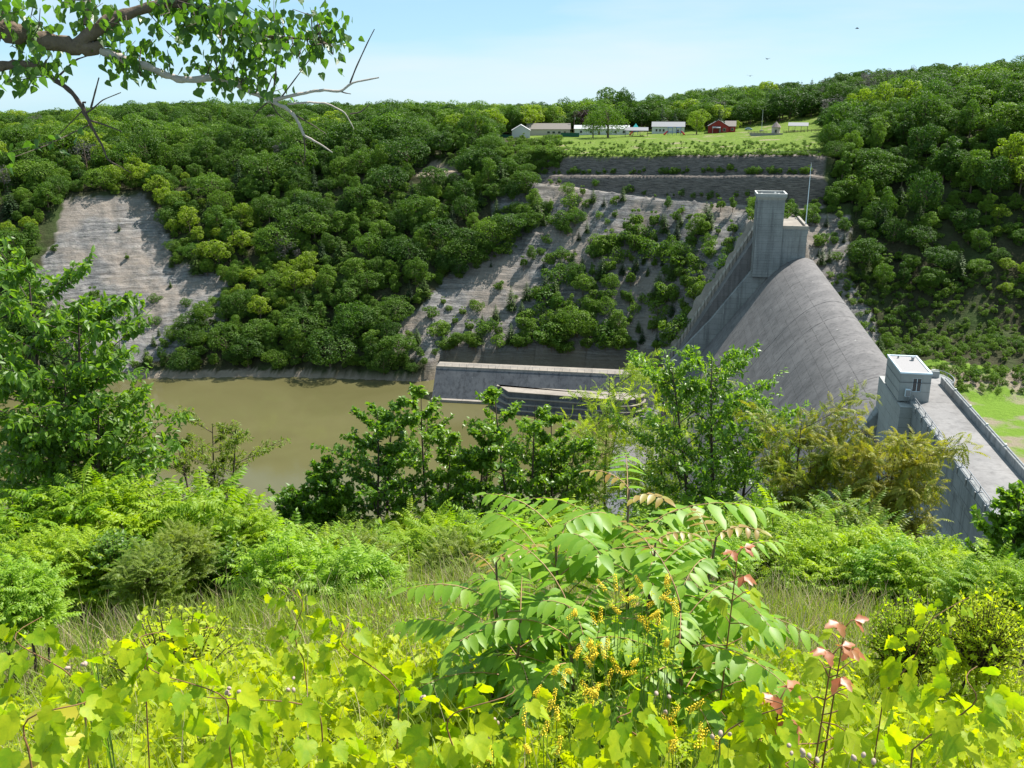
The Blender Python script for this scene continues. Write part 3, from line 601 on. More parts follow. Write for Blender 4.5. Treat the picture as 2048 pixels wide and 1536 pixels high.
for k in range(4):
    z0, z1 = -3 if k == 0 else k * 1.95 - .6, (k + 1) * 1.95 - 0.6
    dlt = 0.75 * k
    poly = [(-61 + dlt * .8, 258.5 + dlt * 1.6), (-55 + dlt * .5, 253.4 + dlt), (-14 - dlt * .3, 251.2 + dlt), (-9.5 - dlt * .6, 252.2 + dlt), (-6.8 - dlt * .7, 254.2 + dlt), (-5.6 - dlt * .7, 257 + dlt), (-5.6 - dlt * .7, 260.5), (-61 + dlt * .8, 260.5)]
    b = prism(DM(252, -35, 0), poly, z0, z1 - .28); b.build('tier', M['basin'], st)
    e = 0.12; poly2 = [(x + (-.12 if x < -40 else .12), y - .15) for x, y in poly]
    b = prism(DM(252, -35, 0), poly2, z1 - .28 + .002, z1); b.build('ledge', M['basintop'], st)
# toe slab with foam-washed rock at the foot of the near side
# ================================================================== FAR TREES
def crown_far(rng, H, Wd, nl, nf, fs, z0=0.22, flat=1.0, up=0.25):
    """leaf sprays on the outside of many uneven boughs"""
    cz = H * (z0 + 1) / 2; az_ = H * (1 - z0) / 2; ax = Wd / 2
    C = []
    for k in range(nl):
        d = rng.normal(size=3); d /= np.linalg.norm(d); d[2] = d[2] * 0.9 + 0.12
        q = rng.uniform(0.35, 0.95); C.append([d[0] * ax * q, d[1] * ax * q, cz + d[2] * az_ * q, rng.uniform(0.17, 0.44) * ax, rng.uniform(.6, 1)])
    C.append([0, 0, cz, ax * 0.62, .6]); C = np.array(C)
    n = nf * 2; w = C[:, 3] ** 2; ci = rng.choice(len(C), n, p=w / w.sum()); d = rng.normal(size=(n, 3)); d[:, 2] += up; d /= np.linalg.norm(d, axis=1)[:, None]
    P = C[ci, :3] + d * (C[ci, 3] * rng.uniform(0.78, 1.06, n))[:, None] * np.array([1, 1, 0.85 * flat])
    dist = np.linalg.norm((P[:, None, :] - C[None, :, :3]), axis=2) / C[None, :, 3]; dist[np.arange(n), ci] = 9
    keep = np.where(dist.min(1) > 0.72)[0][:nf]; P = P[keep]; d = d[keep]; n = len(P)
    nrm = d + rng.normal(size=(n, 3)) * 0.55 + np.array([0, 0, .25]); nrm /= np.linalg.norm(nrm, axis=1)[:, None]
    a = np.cross(nrm, rng.normal(size=(n, 3))); a /= np.linalg.norm(a, axis=1)[:, None]; b = np.cross(nrm, a)
    s = fs * rng.uniform(0.5, 1.25, n)[:, None]; q = rng.uniform(0.5, 0.95, n)[:, None]
    V = np.stack([P - a * s * .5, P - b * s * q * .5 + nrm * s * .08, P + a * s * .5 - nrm * s * .12, P + b * s * q * .5 + nrm * s * .08], 1).reshape(-1, 3)
    F = np.arange(4 * n).reshape(n, 4)
    return V, F, rng.uniform(0, 1, n), C
def trunk_far(rng, H, Wd, C, r0=0.2):
    L = [([(0, 0, -0.8), (0.1, 0, H * .3), (-.1, .1, H * .62), (0, 0, H * .85)], [r0 * 1.3, r0, r0 * .6, r0 * .15])]
    for c in C[:7]:
        zb = H * rng.uniform(.25, .5); L.append(([(0, 0, zb), (c[0] * .5, c[1] * .5, (zb + c[2]) / 2 + .2), tuple(c[:3])], [r0 * .5, r0 * .3, r0 * .08]))
    Vs = []; Fs = []; b = 0
    for p, r in L:
        V, F = tube(p, r, 5); Vs.append(V); Fs.append(F + b); b += len(V)
    return np.concatenate(Vs), np.concatenate(Fs)
def conifer_far(rng, H, Wd, tiers=15, per=15):
    P = []; Dd = []; S = []
    for k in range(tiers):
        t = k / tiers; z = H * (0.06 + 0.92 * t); R = Wd / 2 * (1 - t) ** 0.85 * rng.uniform(.75, 1.1) + .12
        m = max(4, int(per * (1 - t * .7)))
        for j in range(m):
            a = 2 * math.pi * (j / m) + k * 1.3 + rng.uniform(-.25, .25)
            for u in np.linspace(0.3, 1.0, 5):
                P.append((math.cos(a) * R * u, math.sin(a) * R * u, z - 0.28 * R * u * u + rng.uniform(-.08, .08))); Dd.append((math.cos(a), math.sin(a), -.25)); S.append(0.34 * R * (1.15 - .45 * u) + .12)
    P = np.array(P); Dd = np.array(Dd); S = np.array(S)[:, None]; n = len(P); Dd /= np.linalg.norm(Dd, axis=1)[:, None]
    sd = np.cross(Dd, [0, 0, 1.0]); sd /= np.linalg.norm(sd, axis=1)[:, None]; sd = sd + rng.normal(size=(n, 3)) * .25
    V = np.stack([P - Dd * S * .5, P + sd * S * .42 - [0, 0, .1], P + Dd * S * .75 - np.array([0, 0, .12]) * S, P - sd * S * .42 - [0, 0, .1]], 1).reshape(-1, 3)
    V += rng.normal(size=V.shape) * .05
    return V, np.arange(4 * n).reshape(n, 4), rng.uniform(0, 1, n)
PROTO = []       # (trunk mesh, crown mesh, height, kind)
rg_ = np.random.default_rng(11)
def proto_dec(H, Wd, nl, nf, fs, mat, kind, z0=.2, r0=.2, flat=1.0):
    V, F, rn, C = crown_far(rg_, H, Wd, nl, nf, fs, z0, flat); tv, tf = trunk_far(rg_, H, Wd, C, r0)
    cm = mesh_np('crown', V, F, M[mat], rn); tm = mesh_np('trunk', tv, tf, M['bark'], smooth=True)
    jm = mesh_np('tree', np.concatenate([V, tv]), np.concatenate([F, tf + len(V)]), [M[mat], M['bark']], np.concatenate([rn, np.zeros(len(tf))]), np.concatenate([np.zeros(len(F)), np.ones(len(tf))]))
    PROTO.append((tm, cm, H, kind, jm, Wd)); return len(PROTO) - 1
def proto_con(H, Wd, kind='con'):
    V, F, rn = conifer_far(rg_, H, Wd); tv, tf = tube([(0, 0, -.6), (0, 0, H * .5), (0, 0, H)], [.16, .1, .02], 5)
    cm = mesh_np('crown', V, F, M['l_con'] if kind == 'con' else M['l_pine'], rn); tm = mesh_np('trunk', tv, tf, M['bark'], smooth=True)
    jm = mesh_np('tree', np.concatenate([V, tv]), np.concatenate([F, tf + len(V)]), [cm.materials[0], M['bark']], np.concatenate([rn, np.zeros(len(tf))]), np.concatenate([np.zeros(len(F)), np.ones(len(tf))]))
    PROTO.append((tm, cm, H, 'con', jm, Wd)); return len(PROTO) - 1
D1 = [proto_dec(12, 9.5, 40, 4400, .48, 'l_far1', 'dec', .06) for _ in range(4)]
D1 += [proto_dec(13, 6.5, 34, 3600, .46, 'l_far1', 'dec', .05), proto_dec(10, 12.5, 44, 4800, .48, 'l_far1', 'dec', .1, .25)]
D2 = [proto_dec(12, 8.5, 36, 4200, .46, 'l_far2', 'dec', .06) for _ in range(3)] + [proto_dec(13, 6.5, 30, 3400, .46, 'l_far2', 'dec', .05), proto_dec(9.5, 12, 40, 4400, .48, 'l_far2', 'dec', .1, .25)]
D3 = [proto_dec(13, 9.5, 20, 2000, .62, 'l_far3', 'yel', .15)]
CN = [proto_con(12, 7.0, 'pine'), proto_con(12, 5.0), proto_con(11, 6.0)]
SH = [proto_dec(5, 4.4, 12, 900, .40, 'l_shrub', 'shr', -.12, .08), proto_dec(5, 3.6, 10, 800, .38, 'l_shrub', 'shr', -.12, .08), proto_dec(5, 5.5, 14, 1000, .42, 'l_far2', 'shr', -.15, .08)]
GRY = [proto_dec(12, 8, 22, 900, .4, 'l_grey', 'grey', .15)]
# candidate places over the far side of the gorge
rs = np.random.default_rng(5)
def cand(n, r0, r1, a0=-34, a1=34):
    az = np.radians(rs.uniform(a0, a1, n)); rho = np.sqrt(rs.uniform(r0 * r0, r1 * r1, n)) * KR; z = terrain(az, rho, False)
    P = np.stack([rho * np.sin(az), rho * np.cos(az), z], 1); x, y, _ = proj(P); s = (P @ AX - 1.5) / 1.21; r = P @ RX + 2
    return P, x, y, rho / KR, s, r
def thin(P, dmin, order=None):
    g = {}; out = []
    for i in (order if order is not None else range(len(P))):
        d = dmin[i] if hasattr(dmin, '__len__') else dmin
        c = (int(P[i, 0] // 6), int(P[i, 1] // 6)); ok = True
        for a in (-1, 0, 1):
            for b_ in (-1, 0, 1):
                for j in g.get((c[0] + a, c[1] + b_), ()):
                    if (P[i, 0] - P[j, 0]) ** 2 + (P[i, 1] - P[j, 1]) ** 2 < d * d: ok = False; break
                if not ok: break
            if not ok: break
        if ok: out.append(i); g.setdefault(c, []).append(i)
    return np.array(out, int)
P, x, y, rho, s, r = cand(32000, 236, 640)
near_dam = (s > 235) & (s < 289) & (r > -96) & (r < 52)
dam_rock = (s < 303) & (r > 22) & (r < 66) & (s > 200)
barem = inpoly(x, y, [(105, 415), (130, 392), (300, 388), (330, 450), (345, 530), (450, 570), (445, 640), (350, 665), (300, 720), (180, 745), (60, 560)])
sparsem = inpoly(x, y, [(930, 560), (1060, 470), (1130, 388), (1300, 396), (1510, 412), (1720, 420), (1700, 560), (1800, 745), (1500, 770), (1320, 745), (860, 740), (760, 722), (800, 650), (895, 590)])
park = (x > np.where(y > 335, 1065, 985)) & (x < 1655) & (y < 420) & (rho > 340) & (rho < 478 + 10 * np.sin(x / 60))
l2r = np.interp(np.arctan2(P[:, 0], P[:, 1]), L2[:, 0], L2[:, 1]); road = (x > 1065) & (x < 1655) & (rho * KR > l2r - 2.5) & (rho < 372)
mound = inpoly(x, y, [(815, 385), (825, 335), (868, 312), (925, 340), (930, 375)])
shore = P[:, 2] < 2.2
meadow = (r > 40) & (P[:, 2] < 38)
forest = ~(near_dam | dam_rock | barem | sparsem | park | road | mound | shore | meadow)
rowcol = fbm(P[:, 0] * .02, P[:, 1] * .02, 77)
TR = []     # proto, pos, scale xy, scale z, rot, class
idx = np.where(forest)[0]; dm = np.where(rho > 470, 6.6, np.where(P[:, 2] > 66, 5.6, 4.3)); idx = idx[thin(P[idx], dm[idx])]
for i in idx:
    u = rs.uniform(); up_ = P[i, 2] > 68
    if x[i] > 1500 and rho[i] > 430: pk = rs.choice(CN) if u < .55 else rs.choice(D1)
    elif up_: pk = rs.choice(D1) if u < .62 else rs.choice(D2) if u < .95 else rs.choice(CN)
    else: pk = rs.choice(D1) if u < .48 else rs.choice(D2) if u < .84 else rs.choice(CN)
    if rowcol[i] > .13 and u < .4: pk = D3[0]
    if u > .985: pk = GRY[0]
    h = (rs.uniform(9, 19) if up_ else rs.uniform(5, 15)) * (.55 + .45 * rs.uniform() ** .5)
    if rho[i] > 470: h = rs.uniform(12, 17)
    if inpoly(np.array([x[i]]), np.array([y[i]]), [(1480, 190), (1900, 130), (1900, 280), (1560, 265)])[0] and u < .16: pk = GRY[0]
    if x[i] > 1640: h *= 0.86 if P[i, 2] < 85 else 1.0
    k = h / PROTO[pk][2]; TR.append((pk, P[i], k * rs.uniform(.85, 1.5), k, rs.uniform(0, 6.28), 'forest'))
# understorey under the wood
iu = np.where(forest)[0]; iu = iu[thin(P[iu], 3.6)]; UND = []
for i in iu:
    if rho[i] > 470: continue
    pk = rs.choice(SH + D2[:1]); h = rs.uniform(2.5, 6.0); k = h / PROTO[pk][2]; UND.append((pk, P[i] - [0, 0, .3], k * rs.uniform(1.0, 1.7), k, rs.uniform(0, 6.28), 'forest'))
# yellow-green crowns on the right skyline and beside the park
def spot(px_, py_, h, w, pk, rho_=None, cls='forest'):
    q = hit(px_, py_) if rho_ is None else None
    if q is None:
        d = ray(px_, py_); k = rho_ * KR / math.hypot(d[0], d[1]); q = np.array([d[0] * k, d[1] * k, 0]); q[2] = ground(q[0], q[1])
    TR.append((pk, q, w / PROTO[pk][5], h / PROTO[pk][2], rs.uniform(0, 6.28), cls)); return q
for px_, rh, h, w in ((1720, 395, 19, 13), (1765, 385, 20, 13), (1815, 380, 19, 12), (2035, 330, 17, 12), (2060, 325, 15, 12), (940, 400, 19, 14), (905, 405, 16, 11), (965, 398, 15, 10)): spot(px_, 250, h, w, D3[0], rh)
for px_, rh, h, w in ((1850, 340, 17, 12), (1900, 332, 18, 13), (1960, 325, 18, 13), (2000, 322, 17, 12), (1870, 318, 16, 14), (770, 420, 20, 15), (1225, 500, 27, 20), (1250, 495, 23, 16), (1300, 500, 20, 15), (1130, 505, 19, 16), (1085, 500, 19, 17), (1040, 500, 18, 15)): spot(px_, 250, h, w, rs.choice(D1 + D2), rh)
# shrubs and small trees on the open shale
sm = sparsem & ~(near_dam | road | (dam_rock & (s < 296)))
i2 = np.where(sm & (P[:, 2] > 11))[0]; i2 = i2[thin(P[i2], 2.7)]
dn = fbm(P[:, 0] * .045, P[:, 1] * .045 + P[:, 2] * .05, 41)
for i in i2:
    lowr = inpoly(np.array([x[i]]), np.array([y[i]]), [(930, 735), (960, 650), (1130, 560), (1220, 450), (1420, 440), (1410, 600), (1340, 735)])[0]
    if rs.uniform() > (1.0 if lowr else 0.5 + dn[i] * 1.8): continue
    u = rs.uniform(); pk = rs.choice(SH) if u < .5 else rs.choice(D2) if u < .72 else rs.choice(CN[:2])
    h = rs.uniform(2.8, 7.5) * (1.5 if lowr else 1); k = h / PROTO[pk][2]
    TR.append((pk, P[i], k * rs.uniform(.85, 1.3), k, rs.uniform(0, 6.28), 'shale'))
i3 = np.where(barem & (P[:, 2] > 6))[0]; i3 = i3[thin(P[i3], 4.0)]
for i in i3:
    low = y[i] > 600 or (x[i] > 330 and y[i] > 570)
    if rs.uniform() > (.6 if low else .13): continue
    pk = rs.choice(SH + CN[:1]); h = rs.uniform(2.0, 5); k = h / PROTO[pk][2]; TR.append((pk, P[i], k * 1.1, k, rs.uniform(0, 6.28), 'cliff'))
# toe of the slope at the water, left of the wall
for px_, py_, h in ((300, 735, 7), (330, 700, 6), (365, 735, 8), (400, 690, 7), (390, 735, 6), (815, 740, 5), (850, 745, 6), (840, 715, 5), (190, 610, 9), (205, 640, 8), (235, 720, 6), (790, 745, 4), (870, 715, 4), (900, 712, 5), (950, 718, 4.5)):
    q = hit(px_, py_); pk = rs.choice(SH + D2[:1]); k = h / PROTO[pk][2]; TR.append((pk, q, k * .95, k, rs.uniform(0, 6.28), 'cliff'))
for k_ in range(34):      # shrubs crowding the foot of the shale slope behind the basin wall
    q = hit(rs.uniform(890, 1315), rs.uniform(700, 722)); pk = rs.choice(SH + D2[:2]); h = rs.uniform(3.5, 6.5); k = h / PROTO[pk][2]; TR.append((pk, q, k * 1.2, k, rs.uniform(0, 6.28), 'shale'))
# shrubs on the rock benches
for k_ in range(120):
    px_ = rs.uniform(1010, 1640); row = rs.choice([349, 349, 349, np.interp(px_, [1000, 1150, 1300, 1500, 1640], [362, 374, 394, 409, 414])])
    q = hit(px_, row - .5); pk = rs.choice(SH); h = rs.uniform(1.3, 4.2); k = h / PROTO[pk][2]; TR.append((pk, q, k * 1.0, k, rs.uniform(0, 6.28), 'bench'))
for px_, row in ((1245, 405), (1335, 420), (1465, 425), (1135, 395), (1120, 470), (1100, 430), (1320, 520), (1280, 500), (1200, 520)):
    q = hit(px_, row); pk = rs.choice(D2 + CN[:1]); h = rs.uniform(5, 8); k = h / PROTO[pk][2]; TR.append((pk, q, k, k, rs.uniform(0, 6.28), 'shale'))
# scrub along the upstream toe and along the cut edge above the benches
P2, x2, y2, rho2, s2_, r2 = cand(9000, 205, 305, 14, 34)
b2 = (r2 > 56) & (P2[:, 2] > 20.5) & (P2[:, 2] < 44) & (y2 < 790)
i4 = np.where(b2)[0]; i4 = i4[thin(P2[i4], 2.3)]; SCR = []
for i in i4:
    if 716 < y2[i] < 738 and rs.uniform() < .75: continue
    pk = rs.choice(SH); h = rs.uniform(1.8, 4.0); k = h / PROTO[pk][2]; SCR.append((pk, P2[i], k * 1.15, k, rs.uniform(0, 6.28)))
for k_ in range(1100):
    px_ = rs.uniform(985, 1650); e = rs.uniform() ** 2
    row = 313 - e * 28
    if px_ < 1120: row = 340 - rs.uniform() * 58
    h = rs.uniform(.5, 1.7) if px_ > 1120 else rs.uniform(2, 5.5)
    q = hit(px_, row, 380, 600, 700); pk = rs.choice(SH); k = h / PROTO[pk][2]; SCR.append((pk, q, k * 1.25, k, rs.uniform(0, 6.28)))
# ---- the 300 largest of the wood as single trees, the rest of the wood as one mass
def place_tree(t, name, label, cat, group):
    pk, q, kx, kz, rz, _ = t; tm, cm = PROTO[pk][:2]
    e = empty(name, q, rz); e.scale = (kx, kx, kz); tag(e, label, cat, group)
    obj('trunk', tm, e); obj('crown', cm, e); return e
wood = [t for t in TR if t[5] == 'forest']
def big(t):
    X, Y, zc = proj(t[1] + np.array([0, 0, PROTO[t[0]][2] * t[3] * .8])); vis = (-40 < X < 2090) & (100 < Y < 800)
    return -(PROTO[t[0]][2] * t[3] / zc) if vis else 0
wood.sort(key=big)
def zone(t):
    X, Y, zc = proj(t[1])
    kd = PROTO[t[0]][3]
    w = 'yellow green tree' if kd == 'yel' else 'dark conifer' if kd == 'con' else 'bare grey tree' if kd == 'grey' else 'leafy green tree'
    hgt = PROTO[t[0]][2] * t[3]; w = ('tall ' if hgt > 12 else 'low ' if hgt < 7.5 else '') + w
    lv = 'high up' if Y < 330 else 'halfway up' if Y < 520 else 'low down'
    if X < 260: pl = 'around the bare left cliff'
    elif X < 480: pl = 'right of the bare cliff'
    elif X < 700: pl = 'above the middle of the river'
    elif X < 1010: pl = 'left of the shale slope'
    elif X < 1300: pl = 'behind the white park house'
    elif X < 1660: pl = 'behind the red park building'
    elif X < 1800: pl = 'just right of the tower'
    elif X < 1930: pl = 'above the gatehouse'
    else: pl = 'at the right edge'
    return w, lv + ' in the wood ' + pl, 'wood ' + pl
for t in wood[:300]:
    w, ph, g = zone(t); nm_ = {'yel': 'locust_tree', 'con': 'conifer_tree', 'grey': 'dead_tree'}.get(PROTO[t[0]][3], 'deciduous_tree')
    place_tree(t, nm_, w + ' ' + ph, 'tree', w + ' ' + ph)
def shrub_words(t, cls):
    X, Y, zc = proj(t[1]); hgt = PROTO[t[0]][2] * t[3]; kd = PROTO[t[0]][3]
    w = ('pine' if kd == 'con' else 'leafy tree' if kd == 'dec' else 'shrub'); w = ('larger ' if hgt > 5.5 else 'small ' if hgt < 3.5 else 'middling ') + w
    if cls == 'shale':
        lv = 'near the top' if Y < 470 else 'halfway up' if Y < 600 else 'near the foot'; pl = 'at the left side of the shale slope' if X < 1050 else 'left of centre on the shale slope' if X < 1200 else 'right of centre on the shale slope' if X < 1360 else 'of the shale slope beside the tower' if X < 1600 else 'of the rock right of the tower'
        return w + ' ' + lv + ' ' + pl
    if cls == 'cliff': return w + (' on the bare grey cliff at the left' if X < 260 else ' at the lower right of the bare cliff' if X < 480 else ' at the river edge left of the basin wall') + (', high' if Y < 560 else ', low')
    return w + (' on the upper' if Y < 356 else ' on the lower') + ' rock bench ' + ('below the long hall' if X < 1200 else 'below the play frames' if X < 1400 else 'below the turret')
for cls, nm_ in (('shale', 'slope_shrub'), ('cliff', 'cliff_shrub'), ('bench', 'bench_shrub')):
    for t in sorted([t for t in TR if t[5] == cls], key=big)[:300]: w = shrub_words(t, cls); place_tree(t, nm_, w, 'tree' if 'tree' in w or 'pine' in w else 'shrub', w)
pc = bpy.data.collections.new('prototypes')
for k, pr in enumerate(PROTO): o = bpy.data.objects.new('proto%02d' % k, pr[4]); pc.objects.link(o)
def mass(name, lst, label, cat):
    n = len(lst); V = np.array([t[1] for t in lst], np.float32); m = bpy.data.meshes.new(name); m.vertices.add(n); m.vertices.foreach_set('co', V.ravel())
    a = m.attributes.new('iidx', 'INT', 'POINT'); a.data.foreach_set('value', np.array([t[0] for t in lst], np.int32))
    a = m.attributes.new('iscl', 'FLOAT_VECTOR', 'POINT'); a.data.foreach_set('vector', np.array([(t[2], t[2], t[3]) for t in lst], np.float32).ravel())
    a = m.attributes.new('irot', 'FLOAT_VECTOR', 'POINT'); a.data.foreach_set('vector', np.array([(0, 0, t[4]) for t in lst], np.float32).ravel())
    o = obj(name, m); tag(o, label, cat, kind='stuff')
    g = bpy.data.node_groups.new(name + '_nodes', 'GeometryNodeTree'); g.interface.new_socket('Geometry', in_out='INPUT', socket_type='NodeSocketGeometry'); g.interface.new_socket('Geometry', in_out='OUTPUT', socket_type='NodeSocketGeometry')
    gi = g.nodes.new('NodeGroupInput'); go = g.nodes.new('NodeGroupOutput'); ci = g.nodes.new('GeometryNodeCollectionInfo'); ci.inputs[0].default_value = pc; ci.inputs['Separate Children'].default_value = True; ci.inputs['Reset Children'].default_value = True
    ip = g.nodes.new('GeometryNodeInstanceOnPoints'); ip.inputs['Pick Instance'].default_value = True
    def na(nm, ty): q = g.nodes.new('GeometryNodeInputNamedAttribute'); q.data_type = ty; q.inputs[0].default_value = nm; return q.outputs[0]
    g.links.new(gi.outputs[0], ip.inputs['Points']); g.links.new(ci.outputs[0], ip.inputs['Instance']); g.links.new(na('iidx', 'INT'), ip.inputs['Instance Index'])
    er = g.nodes.new('FunctionNodeEulerToRotation'); g.links.new(na('irot', 'FLOAT_VECTOR'), er.inputs[0]); g.links.new(er.outputs[0], ip.inputs['Rotation']); g.links.new(na('iscl', 'FLOAT_VECTOR'), ip.inputs['Scale'])
    g.links.new(ip.outputs[0], go.inputs[0]); md = o.modifiers.new('scatter', 'NODES'); md.node_group = g; return o
mass('woodland', wood[300:] + UND, 'dense green woodland covering the gorge sides and the skyline', 'woodland')
mass('scrub', [t for t in SCR], 'low green scrub along the meadow edge and over the rock cut', 'scrub')
# ================================================================== PARK on the plateau beyond
def prk(px_, py_): return hit(px_, py_, 420, 700, 900)
def face_cam(q): return -math.atan2(q[0], q[1])
def house(name, label, px0, px1, base, wall_h, roof_h, depth, wall, roof, gable_front=False, windows=(), door=None, cat='house', over=.35, group=None):
    a = prk((px0 + px1) / 2, base); _, _, zc = proj(a); w = (px1 - px0) * zc / FPX; e = empty(name, a, face_cam(a)); tag(e, label, cat, group)
    x0, x1 = -w / 2, w / 2; zb = -1.2
    b = MB()
    if gable_front: b.extr([(x0, zb), (x1, zb), (x1, wall_h), (0, wall_h + roof_h), (x0, wall_h)], 0, depth)
    else:
        b.add([(x0, 0, zb), (x1, 0, zb), (x1, depth, zb), (x0, depth, zb), (x0, 0, wall_h), (x1, 0, wall_h), (x1, depth, wall_h), (x0, depth, wall_h), (x0, depth / 2, wall_h + roof_h), (x1, depth / 2, wall_h + roof_h)],
              [(0, 1, 5, 4), (2, 3, 7, 6), (1, 2, 6, 9, 5), (3, 0, 4, 8, 7), (0, 3, 2, 1)])
    b.build('wall', wall, e)
    t = .18
    for sgn in (0, 1):
        b = MB(); o = over
        if gable_front:
            xe = x0 - o if sgn == 0 else x1 + o; ze = wall_h - roof_h * o / (w / 2)
            p = [(xe, -o, ze), (0, -o, wall_h + roof_h), (0, depth + o, wall_h + roof_h), (xe, depth + o, ze)]
        else:
            ye = -o if sgn == 0 else depth + o; ze = wall_h - roof_h * o / (depth / 2)
            p = [(x0 - o, ye, ze), (x1 + o, ye, ze), (x1 + o, depth / 2, wall_h + roof_h), (x0 - o, depth / 2, wall_h + roof_h)]
        v_ = [(x, y, z + .03) for x, y, z in p] + [(x, y, z + .03 + t) for x, y, z in p]
        b.add(v_, [(0, 1, 2, 3), (7, 6, 5, 4), (0, 4, 5, 1), (1, 5, 6, 2), (2, 6, 7, 3), (3, 7, 4, 0)]); b.build('roof', roof, e)
    for wx, wz, ww, wh in windows:
        X = x0 + wx * w; f = MB(); f.box((X - ww / 2 - .1, -.08, wz - .1), (X + ww / 2 + .1, -.004, wz + wh + .1)); fo = f.build('window', M['paintwhite'], e)
        g = MB(); g.box((X - ww / 2, -.12, wz), (X + ww / 2, -.085, wz + wh)); g.build('pane', M['pane'], fo)
    if door:
        X = x0 + door * w; f = MB(); f.box((X - .55, -.08, 0), (X + .55, -.004, 2.2)); f.build('door', M['wood'], e)
    return e, w
house('white_gable_house', 'white gabled house at the left edge of the park lawn', 1024, 1060, 276, 4.0, 2.9, 13, M['paintwhite'], M['roofwhite'], True, cat='house')
house('long_hall', 'long low hall with tan shingle roof behind the white gabled house', 1054, 1140, 270.5, 3.4, 3.0, 10, M['cream'], M['rooftan'], False, [(.5, 1.0, 1.6, 1.2), (.62, 1.0, 1.6, 1.2), (.75, 1.0, 1.6, 1.2)], .88, 'hall')
house('white_lodge', 'long white building partly hidden behind the big park maple', 1149, 1258, 269.5, 3.2, 1.8, 9, M['paintwhite'], M['roofwhite'], False, [(.12, 1, 1.2, 1.3), (.3, 1, 1.2, 1.3), (.6, 1, 1.2, 1.3), (.75, 1, 1.2, 1.3), (.9, 1, 1.2, 1.3)], .45, 'building')
house('ranch_house', 'white ranch house with grey roof and dark windows left of the round bright maple', 1304, 1368, 267, 3.7, 2.4, 9, M['paintwhite'], M['roofgrey'], False, [(.14, 1.1, 1.0, 1.3), (.25, 1.1, 1.0, 1.3), (.36, 1.1, 1.0, 1.3)], .8, 'house')
rh, rw = house('red_lodge', 'red gabled building with a white porch roof right of the round bright maple', 1416, 1456, 266, 3.6, 3.2, 12, M['red'], M['roofgrey'], True, [(.8, 1.0, 1.3, 1.5)], .58, 'building')
b = MB(); b.add([(-3.2, -2.4, 2.7), (1.2, -2.4, 2.7), (1.2, 0, 3.4), (-3.2, 0, 3.4), (-3.2, -2.4, 2.85), (1.2, -2.4, 2.85), (1.2, 0, 3.55), (-3.2, 0, 3.55)], [(3, 2, 1, 0), (4, 5, 6, 7), (0, 1, 5, 4), (1, 2, 6, 5), (2, 3, 7, 6), (3, 0, 4, 7)]); po = b.build('porch_roof', M['roofwhite'], rh)
for xx in (-3.0, 1.0): b = MB(); b.box((xx - .08, -2.3, -.3), (xx + .08, -2.14, 2.7)); b.build('porch_post', M['paintwhite'], po)
house('red_annex', 'low red annex with tan roof joined to the right of the red gabled building', 1450, 1470, 264.5, 3.2, 2.6, 10, M['red'], M['rooftan'], False, [(.7, 1, 1.2, 1.2)], None, 'building')
def pavilion(name, label, px0, px1, base, h, roofm):
    a = prk((px0 + px1) / 2, base); _, _, zc = proj(a); w = (px1 - px0) * zc / FPX; e = empty(name, a, face_cam(a)); tag(e, label, 'pavilion')
    for sgn in (0, 1):
        b = MB(); ye = -.4 if sgn == 0 else 6.4; p = [(-w / 2, ye, h - .1), (w / 2, ye, h - .1), (w / 2, 3, h + 1.5), (-w / 2, 3, h + 1.5)]
        b.add(p + [(x, y, z + .2) for x, y, z in p], [(0, 1, 2, 3), (7, 6, 5, 4), (0, 4, 5, 1), (1, 5, 6, 2), (2, 6, 7, 3), (3, 7, 4, 0)]); b.build('roof', roofm, e)
    n = max(3, int(w / 3.2))
    for k in range(n + 1):
        for y in (.1, 5.9): X = -w / 2 + .4 + (w - .8) * k / n; b = MB(); b.box((X - .1, y - .1, -1), (X + .1, y + .1, h)); b.build('post', M['wood'], e)
    for k in range(2):
        X = (k - .5) * w * .45; b = MB(); b.box((X - 1, 2.4, .72), (X + 1, 3.4, .8)); b.box((X - 1, 1.8, .42), (X + 1, 2.1, .48)); b.box((X - 1, 3.7, .42), (X + 1, 4.0, .48)); b.box((X - .7, 1.9, -.4), (X - .6, 3.9, .72)); b.box((X + .6, 1.9, -.4), (X + .7, 3.9, .72)); b.build('table', M['wood'], e)
pavilion('picnic_pavilion', 'open pavilion with grey roof beside the teal-peaked play tower', 1249, 1296, 273.5, 3.2, M['roofgrey'])
pavilion('picnic_pavilion', 'open pavilion with pale roof near the right end of the lawn by the turret', 1576, 1615, 264, 3.0, M['roofgrey'])
def playset(px_, base, label, peak, slide_side):
    a = prk(px_, base); e = empty('playset', a, face_cam(a)); tag(e, label, 'playset', 'play equipment')
    for X in (-1.2, 1.2):
        for Y in (0, 2.2): b = MB(); b.box((X - .12, Y - .12, -.8), (X + .12, Y + .12, 4.0)); b.build('post', M['playblue'], e)
    b = MB(); b.box((-1.3, -.1, 1.7), (1.3, 2.3, 1.85)); b.build('platform', M['playblue'], e)
    b = MB(); b.box((-1.4, -.2, 3.9), (1.4, 2.4, 4.1)) if not peak else b.add([(-1.6, -.4, 4.1), (1.6, -.4, 4.1), (1.6, 2.6, 4.1), (-1.6, 2.6, 4.1), (0, 1.1, 6.3)], [(0, 1, 4), (1, 2, 4), (2, 3, 4), (3, 0, 4), (3, 2, 1, 0)]); b.build('canopy', M['teal'] if peak else M['playblue'], e)
    sx = slide_side; b = MB(); pts = [(sx * 1.2, .8, 1.9), (sx * 2.0, .3, 1.5), (sx * 2.8, -.3, .6), (sx * 3.3, -.7, .1)]; b.tube(pts, [.42, .42, .42, .42], 8); b.build('slide', M['playred'], e)
playset(1271, 270, 'play tower with teal pyramid roof behind the left pavilion', True, -1)
